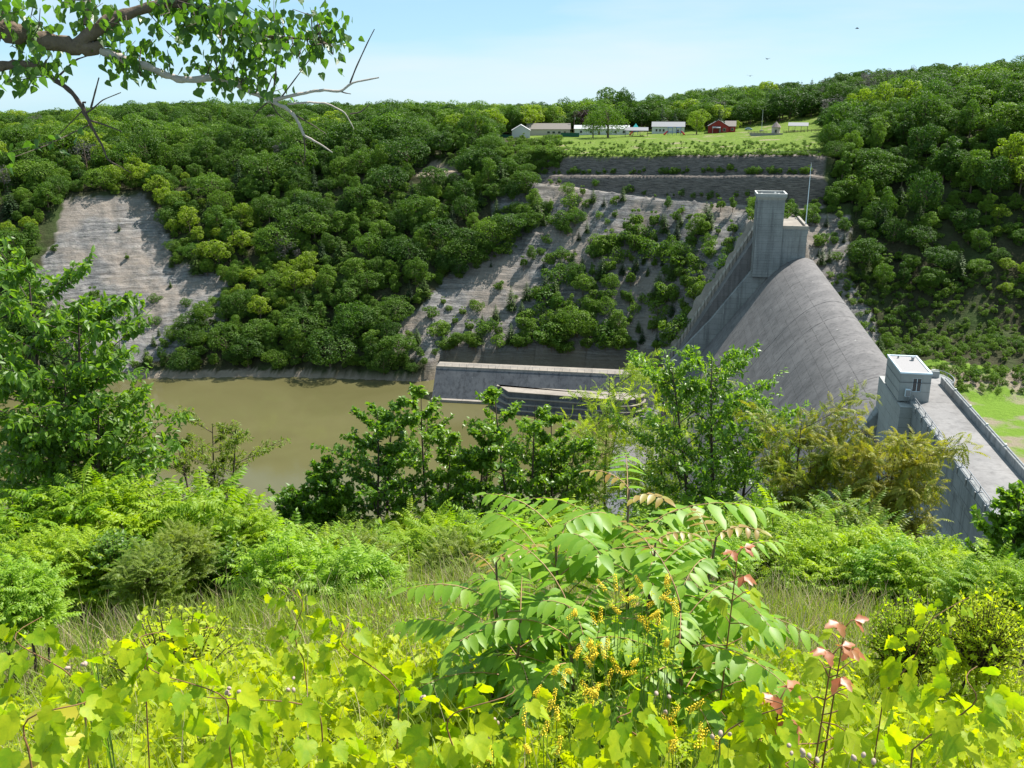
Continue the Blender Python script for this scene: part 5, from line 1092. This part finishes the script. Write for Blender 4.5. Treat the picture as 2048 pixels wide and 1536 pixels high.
for k in range(64):       # the rest of the thicket along the edge
    cx = -60 + 2180 * (k + .5) / 64 + rb.uniform(-15, 15); back = k % 2; rho_ = (16.5 if back else 13.2) + rb.uniform(-.8, .8); top_ = (1010 if back else 1062) + rb.uniform(-25, 25)
    if 500 < cx < 660: top_ += 25
    if cx > 1820: top_ += 70
    wh = ('far left under the drooping trees', 'left below the brown water', 'left of the middle below the dark poplars', 'in the middle behind the sapling clump', 'right of the middle below the largest dark tree', 'right below the coppery trees', 'far right below the deck of the dam')[min(6, max(0, int(cx // 293)))]
    bush('thicket_bush', ('back row' if back else 'front row') + ' bush of the green thicket ' + wh, cx, top_, rb.uniform(130, 210), rho_, rb.choice(B_ + BE + BE + BD + BF), 'thicket bushes, ' + ('back row ' if back else 'front row ') + wh)
bush('sumac_bush', 'dense dark-based green bush standing forward in the left grass', 570, 1065, 240, 11.2, BD[0]); bush('sumac_bush', 'right half of the dense green bush pair standing forward in the left grass', 700, 1090, 230, 10.8, BD[0])
bush('sumac_bush', 'green feather-leaved bush at the left edge in front of the grass', 20, 1115, 190, 9.0, BD[0])
bush('feathery_bush', 'olive feathery bush in the middle of the left grass', 285, 1085, 150, 10.6, BF[0])
bush('coppery_bush', 'brownish bush top between the coppery trees', 1700, 985, 240, 15, BO[0])
bush('leafy_shrub', 'small round-leaved yellow green shrub in front of the left grass', 330, 1195, 330, 7.6, BS[0]); bush('leafy_shrub', 'small round-leaved shrub in the right foreground by the grass', 1830, 1165, 190, 6.6, BS[0]); bush('leafy_shrub', 'round-leaved shrub at the right edge in front of the grass', 1990, 1150, 190, 6.6, BS[0])
# ================================================================== FOREGROUND PLANTS
rf = np.random.default_rng(77)
def scat(n, r0, r1, a=37.0, power=1.0):
    az = np.radians(rf.uniform(-a, a, n)); rho = np.sqrt(rf.uniform(r0 * r0, r1 * r1, n)); z = terrain(az, rho); return np.stack([rho * np.sin(az), rho * np.cos(az), z], 1), rho
def stuff(name, label, cat, leaves, Ms, Ts, mat):
    V, F, R = join_multi(leaves, Ms, Ts, rf); o = obj(name, mesh_np(name, V, F, M[mat], R, smooth=True)); tag(o, label, cat, kind='stuff'); return o
# ---- grass band
def blade(curve):
    w = .5; V = [(-w, 0, 0), (w, 0, 0), (-w * .8, .4, curve * .12), (w * .8, .4, curve * .12), (-w * .45, .75, curve * .45), (w * .45, .75, curve * .45), (0, 1, curve)]
    return np.array(V, float), np.array([(0, 1, 3), (0, 3, 2), (2, 3, 5), (2, 5, 4), (4, 5, 6)], int)
BL = [blade(.15), blade(.4), blade(.7)]
def grass(name, label, n, r0, r1, l0, l1, w, mat, lean, patch=None, keep=0.0):
    P_, rho_ = scat(n, r0, r1)
    if patch is not None:
        f = fbm(P_[:, 0] * .6, P_[:, 1] * .6, patch) + .12; P_ = P_[rf.uniform(-.06, .12, len(P_)) < f - keep]
    n = len(P_); d = rf.normal(size=(n, 3)) * lean + np.array([0.05, 0, 1.0]); d[:, 2] = np.abs(d[:, 2]) + .2; R = frame(d, rf.normal(size=(n, 3))); L = rf.uniform(l0, l1, n)
    Ms = R * np.stack([np.full(n, w), L, L], 1)[:, None, :]; stuff(name, label, 'grass', BL, Ms, P_ - [0, 0, .03], mat)
grass('green_grass', 'green grass growing between the bushes and the foreground vines', 32000, 4.5, 13.0, .22, .62, .012, 'grass', .22)
grass('dry_grass', 'pale dry straw mixed into the grass in patches', 13000, 6.0, 12.8, .3, .7, .009, 'straw', .34, 5)
grass('near_grass', 'thin green grass stalks among the vine leaves', 5000, 2.0, 6.0, .3, .75, .007, 'grass', .18)
grass('near_straw', 'thin dry stalks among the vine leaves', 1500, 2.2, 6.5, .4, .8, .005, 'straw', .3)
# ---- leaf carpet: vine leaves, clover, low herbs
def carpet(name, label, cat, n, r0, r1, leaf, mat, s0, s1, h0, h1, tilt, face=(0, -.35, .9), patch=None, cut=0.0):
    P_, rho_ = scat(n, r0, r1)
    if patch is not None: f = fbm(P_[:, 0] * .7, P_[:, 1] * .7, patch); P_ = P_[f > cut]
    n = len(P_); top = h0 + (h1 - h0) * (.5 + 1.2 * fbm(P_[:, 0] * 1.3, P_[:, 1] * 1.3, 61)).clip(0, 1); hh = top * rf.uniform(.25, 1, n) ** .6
    a = rf.uniform(0, 6.283, n); nr = np.array(face) + rf.normal(size=(n, 3)) * tilt; d = np.stack([np.cos(a), np.sin(a), -rf.uniform(.1, .9, n)], 1)
    Ms = frame(d, nr) * rf.uniform(s0, s1, n)[:, None, None]; stuff(name, label, cat, leaf, Ms, P_ + np.stack([np.zeros(n), np.zeros(n), hh], 1), mat); return P_
carpet('vine_carpet', 'yellow green grape leaves carpeting the foreground bank', 'vines', 18000, 1.5, 6.8, [GRAPE2], 'l_grape', .04, .092, .3, .72, .6)
carpet('clover_carpet', 'small clover leaves between the grape leaves', 'herbs', 12000, 1.7, 8.5, [TRI], 'l_herb', .022, .042, .2, .62, .5)
carpet('herb_carpet', 'narrow green herb leaves in the foreground bank', 'herbs', 9000, 1.8, 9.0, [LAN, OV3], 'l_bush', .04, .09, .15, .55, .6)
carpet('edge_herbs', 'low green leaves under the grass near the bushes', 'herbs', 6000, 6.5, 13.5, [OV3, LAN], 'l_bush', .05, .1, .08, .4, .6, patch=9, cut=-.06)
# ---- single grapevines with their largest leaves
def grapevine(label, px0, px1, rho0, seed, n=44):
    rng = np.random.default_rng(seed); A_ = at_rho(px0[0], px0[1], rho0); B2 = at_rho(px1[0], px1[1], rho0 * 1.06); base = np.array([A_[0], A_[1], ground(A_[0], A_[1])])
    e = empty('grapevine', base); tag(e, label, 'grapevine', 'grapevines in the foreground'); k = np.linspace(0, 1, 12)
    mid = A_ + (B2 - A_) * k[:, None] + np.stack([np.sin(k * 6 + seed) * .06, np.cos(k * 5) * .05, np.sin(k * 3.1) * .10], 1); pts = np.concatenate([[base - [0, 0, .05]], mid]) - base
    obj('cane', tubes_mesh('cane', [(pts, np.concatenate([[.0035], np.linspace(.003, .0013, 12)]))], M['stemred'], 6), e); dt = leaf_data('grape_leaf', GRAPE, 'l_grape')
    for i in range(n):
        t = (i + .5) / n; p = np.array([np.interp(t, k, mid[:, j]) for j in range(3)]) - base; a = rng.uniform(0, 6.28); q = p + np.array([math.cos(a) * .09, math.sin(a) * .09, rng.uniform(-.16, .05)])
        d = np.array([math.cos(a), math.sin(a) - .3, -rng.uniform(.4, 1.3)]); R = frame(d[None], np.array([[0, -.5, .8]]) + rng.normal(size=(1, 3)) * .45)[0]; leaf_obj('leaf', dt, R * (rng.uniform(.055, .105) * (1.1 - .5 * t)), q, e)
for i, (p0, p1, r_, lab) in enumerate((
    ((480, 1500), (330, 1340), 2.75, 'grapevine with a big dark veined leaf near the bottom, left of centre'), ((640, 1470), (420, 1400), 2.9, 'grapevine cane sloping through the lower left leaves'), ((130, 1430), (60, 1240), 3.3, 'grapevine reaching up at the lower left edge'),
    ((770, 1400), (665, 1240), 3.5, 'grapevine with red brown cane arching up left of the sapling'), ((900, 1520), (1010, 1380), 2.7, 'grapevine with broad leaves at the bottom centre'), ((620, 1330), (570, 1170), 4.3, 'grapevine shoot standing out above the left grass'),
    ((1480, 1500), (1560, 1400), 2.8, 'grapevine below the red-tipped box elder'), ((1850, 1520), (1980, 1340), 2.9, 'grapevine at the lower right corner'), ((1760, 1400), (1930, 1200), 3.9, 'grapevine climbing at the right edge'), ((250, 1350), (400, 1260), 3.6, 'grapevine with long shoot over the left shrub'), ((1300, 1520), (1210, 1420), 2.7, 'grapevine under the yellow flowers'), ((60, 1520), (180, 1400), 2.7, 'grapevine at the lower left corner'))):
    grapevine(lab, p0, p1, r_, 200 + i)
# ---- tree-of-heaven saplings: stem > feather leaves > leaflets
AILEAF = leaf_ovate(.44, .10, .16, 5, .36); 
def sapling(label, tip_px, rho, nleaf, L0, L1, seed, tiptone=True, lean=(0, 0)):
    rng = np.random.default_rng(seed); tp = at_rho(tip_px[0], tip_px[1], rho); bx, by = tp[0] + lean[0], tp[1] + lean[1]; g = ground(bx, by); base = np.array([bx, by, g]); e = empty('tree_of_heaven_sapling', base); tag(e, label, 'sapling', 'saplings in the foreground')
    top = tp - base; k = np.linspace(0, 1, 10); st = k[:, None] * top + np.stack([np.sin(k * 4 + seed) * .03 * k, np.cos(k * 3) * .03 * k, np.zeros(10)], 1); obj('stem', tubes_mesh('stem', [(st, np.linspace(.017, .006, 10))], M['wood'], 7), e)
    d1 = leaf_data('leaflet', AILEAF, 'l_ail'); d2 = leaf_data('young_leaflet', AILEAF, 'l_ailtip')
    for i in range(nleaf):
        t = 1 - .72 * (i / nleaf) ** .85; young = i < 2 and tiptone; a = i * 2.39996 + seed; L = rng.uniform(L0, L1) * (.38 if young else .75 if i < 4 else 1.0); e0 = .95 - .75 * (1 - t) / .7 + rng.uniform(-.1, .15); pairs = 5 if young else int(rng.integers(7, 10))
        pts, Ms, Ts = pinnate(rng, L, pairs, .235 if not young else .28, .4, e0, e0 - 1.15, None, .38)
        R = np.array([[math.cos(a), -math.sin(a), 0], [math.sin(a), math.cos(a), 0], [0, 0, 1.0]]); p0 = np.array([np.interp(t, k, st[:, j]) for j in range(3)])
        rc = obj('feather_leaf', tubes_mesh('rachis', [((pts @ R.T)[::2], np.linspace(.0042, .0014, 7))], M['rachis'], 4), e, p0)
        for m, T_ in zip(Ms, Ts): leaf_obj('leaflet', d2 if young else d1, R @ m, R @ T_, rc)
for i, (tip, rho, nl, L0, L1, lab, ln) in enumerate((
    ((985, 1120), 4.7, 17, .5, .75, 'sapling with bronze top leaves at the left of the central clump', (0, 0)), ((1265, 975), 5.3, 20, .65, .9, 'tallest sapling with large feather leaves in the central clump', (0, -.1)),
    ((1300, 1080), 4.7, 17, .55, .8, 'sapling with yellowish tip below the tallest one in the central clump', (-.05, 0)), ((1120, 1060), 5.0, 18, .6, .85, 'sapling with long arching leaves between the bronze and the tallest sapling', (.05, 0)),
    ((1420, 1070), 5.0, 18, .6, .85, 'sapling with right-reaching leaves at the right of the central clump', (-.1, 0)), ((1150, 1210), 4.2, 16, .5, .7, 'low sapling in front of the central clump', (0, 0)), ((1030, 1230), 4.3, 15, .5, .65, 'low sapling at the front left of the central clump', (0, 0)), ((1370, 1200), 4.3, 15, .5, .7, 'low sapling at the front right of the central clump', (0, 0)))):
    sapling(lab, tip, rho, nl, L0, L1, 300 + i * 3, i in (0, 1, 2, 4), ln)
# ---- box elders with red young leaves
def boxelder(label, tip_px, rho, seed, H=None):
    rng = np.random.default_rng(seed); tp = at_rho(*tip_px, rho); g = ground(tp[0], tp[1]); base = np.array([tp[0] - .05, tp[1], g]); e = empty('box_elder_sapling', base); tag(e, label, 'sapling', 'red-tipped saplings'); top = tp - base; k = np.linspace(0, 1, 8); st = k[:, None] * top
    obj('stem', tubes_mesh('stem', [(st, np.linspace(.006, .0025, 8))], M['stemred'], 6), e); dg = leaf_data('green_leaflet', BOXL, 'l_box'); dr = leaf_data('red_leaflet', BOXL, 'l_red')
    for i in range(9):
        t = 1 - .085 * i
        for sd in (0, 1):
            a = i * 1.5708 + sd * math.pi + rng.uniform(-.3, .3) + .4; p0 = np.array([np.interp(t, k, st[:, j]) for j in range(3)]); el = .7 - .12 * i; d = np.array([math.cos(a) * math.cos(el), math.sin(a) * math.cos(el), math.sin(el)]); l = .05 + .025 * min(i, 4); q = p0 + d * l
            rc = obj('leaf_stalk', tubes_mesh('leaf_stalk', [(np.array([np.zeros(3), d * l * .6 + [0, 0, .01], d * l]), [.003, .0025, .002])], M['stemred'], 4), e, p0)
            for m in (-1, 0, 1):
                dd = d * (.9 if m == 0 else .35) + np.cross(d, [0, 0, 1.0]) * m * .9 + np.array([0, 0, -.55 - .1 * i]); R = frame(dd[None], np.array([[0, -.2, 1.0]]) + rng.normal(size=(1, 3)) * .15)[0]; leaf_obj('leaflet', dr if i < 1 or (i == 1 and sd) else dg, R * rng.uniform(.085, .125) * (.6 + .11 * min(i, 4)), d * l, rc)
for lab, tip, rho, sd in (('sapling with red young leaves at the right of the central clump', (1475, 1110), 4.2, 1), ('nearest red-tipped sapling at the lower right', (1665, 1310), 3.3, 2), ('red-tipped sapling just behind the nearest one at the lower right', (1690, 1255), 3.7, 3), ('small red-tipped shoot at the bottom right', (1560, 1400), 3.0, 4)): boxelder(lab, tip, rho, sd)
# ---- yellow sweet clover, bladder campion
def florets(L, n, r, seed):
    rng = np.random.default_rng(seed); Ms = []; Ts = []
    for k in range(n): a = k * 2.4; Ts.append((math.cos(a) * .003, math.sin(a) * .003, L * k / n)); d = np.array([[math.cos(a), math.sin(a), -.3]]); Ms.append(frame(d, np.array([[0, 0, 1.0]]) + rng.normal(size=(1, 3)) * .3)[0] * r * (1.15 - .5 * k / n))
    V, F = join(leaf_ovate(.7, .3, .3, 3, .5), np.array(Ms), np.array(Ts)); return mesh_np('flower_spike', V, F, M['flower'])
SPK = [florets(.075, 44, .010, k) for k in range(3)]
for i, (px_, py_, rho) in enumerate(((1160, 1215, 3.9), (1235, 1180, 4.0), (1285, 1200, 3.9), (1315, 1175, 3.9), (1340, 1215, 3.7), (1105, 1380, 3.3), (1180, 1330, 3.4), (1175, 1390, 3.2), (1360, 1430, 3.0), (1230, 1290, 3.5), (1390, 1420, 3.0), (980, 1500, 2.8), (1290, 1510, 2.8), (1150, 1290, 3.5), (1095, 1440, 3.0))):
    rng = np.random.default_rng(400 + i); tp = at_rho(px_, py_, rho); g = ground(tp[0], tp[1]); base = np.array([tp[0], tp[1], g]); e = empty('sweet_clover', base, 0); tag(e, ('yellow sweet clover ' + ('lowest' if py_ > 1480 else 'low' if py_ > 1360 else 'halfway up' if py_ > 1250 else 'high') + ' in front of the ' + ('left' if px_ < 1140 else 'middle' if px_ < 1260 else 'right') + ' part of the central saplings'), 'wildflower', 'yellow sweet clover in the foreground'); top = tp - base
    for j in range(5):
        o2 = np.array([rng.normal() * .07, rng.normal() * .05, -rng.uniform(.0, .16) if j else 0]); tt = top + o2; tt[2] = max(tt[2], .12); obj('stem', tubes_mesh('stem', [(np.array([[0, 0, 0], tt * .55 + [0, 0, .03], tt]), [.0035, .0025, .0015])], M['stemgreen'], 4), e)
        s_ = obj('flower_spike', SPK[j % 3], e, tt); s_.rotation_euler = (rng.normal() * .5, rng.normal() * .5, rng.uniform(0, 6)); s_.scale = (1.1, 1.1, rng.uniform(.6, 1.15))
    n = 60; t = rng.uniform(.3, .95, n); Ts = top[None] * t[:, None] + rng.normal(size=(n, 3)) * .04; Ms = frame(rng.normal(size=(n, 3)) + [0, 0, .2], np.array([0, 0, 1.0]) + rng.normal(size=(n, 3)) * .3) * rng.uniform(.02, .035, n)[:, None, None]; V, F, R = join_multi([TRI], Ms, Ts, rng); obj('foliage', mesh_np('foliage', V, F, M['l_herb'], R), e)
def ellip(r, l, n=8, m=5):
    V = [(r * math.sin(math.pi * i / m) * math.cos(2 * math.pi * k / n), r * math.sin(math.pi * i / m) * math.sin(2 * math.pi * k / n), -l * math.cos(math.pi * i / m)) for i in range(m + 1) for k in range(n)]; F = [(i * n + k, i * n + (k + 1) % n, (i + 1) * n + (k + 1) % n, (i + 1) * n + k) for i in range(m) for k in range(n)]; return np.array(V), np.array(F)
cv, cf = ellip(.0085, .0115); CAL = mesh_np('calyx', cv, cf, M['calyx'], smooth=True)
for i, (px_, py_, rho, nn) in enumerate(((470, 1375, 3.0, 4), (860, 1395, 3.1, 3), (985, 1455, 2.8, 5), (1325, 1400, 3.0, 4), (1440, 1480, 2.7, 3), (1590, 1505, 2.6, 6), (1720, 1515, 2.6, 3), (590, 1380, 3.1, 3), (150, 1330, 3.3, 3))):
    rng = np.random.default_rng(500 + i); tp = at_rho(px_, py_, rho); g = ground(tp[0], tp[1]); base = np.array([tp[0], tp[1], g]); e = empty('bladder_campion', base); tag(e, ('campion stalk with pale pink bladders ' + ('at the lower left edge' if px_ < 300 else 'left of the central saplings' if px_ < 700 else 'at the front left of the central saplings' if px_ < 1100 else 'under the yellow flowers' if px_ < 1460 else 'below the nearest red-tipped sapling')), 'wildflower', 'pink campion in the foreground'); top = tp - base
    obj('stem', tubes_mesh('stem', [(np.array([[0, 0, 0], top * .5 + [.01, 0, 0], top - [0, 0, .02]]), [.0028, .0022, .0015])], M['stemgreen'], 4), e)
    for j in range(nn): q = top + rng.normal(size=3) * [.028, .02, .02]; c = obj('bladder', CAL, e, q); c.rotation_euler = (rng.normal() * .7, rng.normal() * .7, 0); c.scale = [rng.uniform(.65, 1.0)] * 3
# ---- yellow-leaved seedling and reed blades at the lower left
e_t = at_rho(85, 1420, 2.9); g_ = ground(e_t[0], e_t[1]); e = empty('yellow_seedling', (e_t[0], e_t[1], g_)); tag(e, 'seedling with rounded bright yellow leaves at the lower left edge', 'seedling'); H_ = e_t[2] - g_
obj('stem', tubes_mesh('stem', [(np.array([[0, 0, 0], [.01, 0, H_ * .5], [0, 0, H_]]), [.005, .004, .002])], M['stemgreen'], 5), e); dy = leaf_data('yellow_leaf', ROUND, 'l_yellow')
for j in range(14): a = j * 2.4; d = np.array([math.cos(a), math.sin(a) - .2, -.15]); leaf_obj('leaf', dy, frame(d[None], np.array([[0, -.4, 1.0]]))[0] * rf.uniform(.07, .11), np.array([math.cos(a) * .03, math.sin(a) * .03, H_ * (1 - .04 * j)]), e)
for i, (px_, py_, rho, h) in enumerate(((185, 1270, 3.8, .55), (160, 1300, 3.7, .45), (200, 1330, 3.5, .5))):
    tp = at_rho(px_, py_, rho); g = ground(tp[0], tp[1]); e = empty('reed_plant', (tp[0], tp[1], g)); tag(e, ('tallest', 'bent', 'shorter front')[i] + ' broad-bladed reed standing among the lower left vines', 'reed', 'reeds among the vines'); H_ = tp[2] - g
    obj('stem', tubes_mesh('stem', [(np.array([[0, 0, 0], [0, 0, H_ * .9]]), [.005, .003])], M['stemgreen'], 5), e); db = leaf_data('reed_blade', (BL[2][0] * [.02, 1, 1], BL[2][1]), 'l_ail')
    for j in range(5): a = j * 2.2 + i; d = np.array([math.cos(a) * .45, math.sin(a) * .45, .8]); leaf_obj('blade', db, frame(d[None], np.array([[-math.cos(a), -math.sin(a), .3]]))[0] * h * rf.uniform(.5, .8), np.array([0, 0, H_ * (.3 + .12 * j)]), e)
# ================================================================== OVERHANGING POPLAR LIMB (upper left)
RB = 6.4
def bp(px_, py_, dr=0.0): return at_rho(px_, py_, RB + dr)
tb = at_rho(-420, 100, 6.9); gz0 = ground(tb[0], tb[1]); OB = np.array([tb[0], tb[1], gz0]); ov = empty('overhanging_poplar', OB); tag(ov, 'poplar tree whose leafy limb hangs into the sky at the upper left', 'tree')
obj('trunk', tubes_mesh('trunk', [(np.array([[0, 0, -.3], [.05, 0, 1.5], [0, 0, tb[2] - gz0], [-.1, .1, tb[2] - gz0 + 1.6]]), [.26, .22, .19, .15])], M['bark'], 10), ov)
def limb(name, pts, rpx, mat, ns=8, wob=.3):
    P_ = np.array([bp(x_, y_, d_) for x_, y_, d_ in [(p + (0,))[:3] for p in pts]]); k = np.linspace(0, len(P_) - 1, (len(P_) - 1) * 5 + 1); Q = np.stack([np.interp(k, range(len(P_)), P_[:, j]) for j in range(3)], 1)
    Q[1:-1] = (Q[:-2] + 2 * Q[1:-1] + Q[2:]) / 4; R_ = np.interp(k, range(len(P_)), rpx) * .85 * RB / FPX * (1 + wob * .3 * np.sin(k * 7.3)); Q = Q + rf.normal(size=Q.shape) * R_[:, None] * .12 * (R_[:, None] > 0.006)
    obj(name, tubes_mesh(name, [(Q - OB, R_)], M[mat], ns), ov); return Q
L_ = []
L_.append(limb('limb', [(-420, 100, .5), (-200, 58, .2), (-60, 50), (40, 65), (110, 85), (165, 98), (205, 92)], [34, 27, 23, 20, 17, 15, 12], 'bark', 10))
L_.append(limb('limb', [(150, 92), (180, 68), (215, 42), (260, 25), (330, 5), (430, -15)], [13, 14, 13, 11, 10, 8], 'bark', 9))
L_.append(limb('limb', [(172, 50), (178, 20), (170, -30)], [6, 6, 5], 'bark', 7))
L_.append(limb('bare_branch', [(190, 95), (240, 115), (290, 132), (335, 152), (370, 160), (440, 155), (480, 172), (540, 202)], [9, 8.5, 8, 7.5, 7.5, 7.5, 6.5, 5], 'barkpale', 8))
L_.append(limb('bare_branch', [(540, 202), (590, 190), (640, 180), (682, 183), (705, 165), (758, 155)], [4.5, 3.6, 3, 2.8, 2.2, 1.6], 'barkpale', 6))
L_.append(limb('bare_twig', [(700, 166), (712, 135), (735, 85), (749, 58)], [2, 1.7, 1.4, .9], 'twig', 5))
L_.append(limb('bare_branch', [(540, 202), (570, 215), (590, 232), (603, 258), (608, 272), (640, 288), (665, 305)], [4.2, 4, 3.6, 3.2, 2.8, 2, 1.2], 'barkpale', 6))
L_.append(limb('bare_twig', [(575, 208), (620, 205), (655, 207), (690, 225), (708, 258)], [2.5, 2.4, 2, 1.5, .8], 'barkpale', 5))
for pts in ([(608, 272), (610, 300), (609, 322)], [(540, 202), (555, 228), (585, 250)], [(590, 230), (625, 250), (652, 268)], [(535, 205), (515, 222), (505, 238)], [(560, 198), (585, 165), (620, 118)], [(545, 195), (552, 140), (556, 60)], [(682, 183), (690, 186), (702, 188)], [(700, 228), (720, 225), (740, 208)]): L_.append(limb('bare_twig', pts, [1.8, 1.4, .8], 'twig', 5))
L_.append(limb('limb', [(-420, 150, .5), (-150, 140, .1), (-60, 132), (10, 132), (40, 128), (75, 135)], [20, 13, 11, 10, 9, 6.5], 'bark', 8))
L_.append(limb('bare_branch', [(75, 135), (110, 160), (140, 180), (160, 207), (175, 238), (190, 265), (205, 292), (215, 320), (262, 345)], [6, 5.2, 4.8, 4.4, 3.6, 2.8, 2.2, 1.6, .9], 'twig', 6))
for pts in ([(172, 226), (185, 218), (205, 200), (242, 185)], [(182, 216), (190, 185), (198, 155)], [(172, 205), (165, 204), (172, 222)], [(178, 240), (210, 250), (243, 263)], [(110, 160), (150, 120), (180, 110)]): L_.append(limb('bare_twig', pts, [2.2, 1.8, 1.2, .9][:len(pts)], 'twig', 5))
L_.append(limb('limb', [(330, 5), (420, 20), (470, 50), (510, 72), (570, 75), (640, 80), (665, 95)], [7, 5, 4.5, 4, 3.2, 2, 1], 'bark', 6))
allp = np.concatenate(L_[:4] + [L_[-1]] + [L_[-7]])
zones = [([(0, 0), (180, 0), (170, 55), (0, 45)], 16), ([(170, 0), (460, 0), (470, 90), (330, 125), (230, 120), (180, 60)], 40), ([(430, 0), (640, 0), (700, 40), (690, 105), (560, 110), (440, 80)], 44), ([(330, 90), (560, 90), (570, 150), (500, 185), (420, 150), (350, 135)], 22), ([(0, 120), (60, 125), (65, 160), (5, 190)], 5), ([(40, 60), (130, 80), (120, 150), (50, 120)], 6), ([(200, 100), (300, 120), (290, 150), (240, 140)], 8), ([(540, 130), (600, 120), (590, 185), (545, 180)], 3), ([(-120, -20), (0, 0), (0, 60), (-120, 100)], 8), ([(400, 160), (445, 160), (440, 185), (410, 180)], 1), ([(0, 280), (40, 285), (35, 320), (0, 320)], 2)]
tw = []; LM = []; LT = []
for poly, n in zones:
    xs_ = [p[0] for p in poly]; ys_ = [p[1] for p in poly]; c = 0
    while c < n:
        x_, y_ = rf.uniform(min(xs_), max(xs_)), rf.uniform(min(ys_), max(ys_))
        if not inpoly(np.array([x_]), np.array([y_]), poly)[0]: continue
        c += 1; q = bp(x_, y_, rf.uniform(-.5, .5)); j = np.argmin(np.linalg.norm(allp - q, axis=1) + rf.uniform(0, .15, len(allp))); s0 = allp[j]; mid = (s0 + q) / 2 + rf.normal(size=3) * .04; tw.append((np.array([s0, mid, q]) - OB, [.0045, .003, .0015]))
        for k in range(10):
            u = rf.uniform(.35, 1.0); p = (s0 + (q - s0) * u if u < .75 else q) + rf.normal(size=3) * [.055, .07, .05]; d = np.array([rf.normal() * .6, rf.normal() * .6, -1.0]); LM.append(frame(d[None], rf.normal(size=(1, 3)) + [0, -.5, .3])[0] * rf.uniform(.04, .068)); LT.append(p - OB)
obj('twigs', tubes_mesh('twigs', tw, M['twig'], 4), ov)
foliage(ov, OB, 'poplar_leaf', POPLAR, 'l_poplar', np.array(LM), np.array(LT), 300, rf)
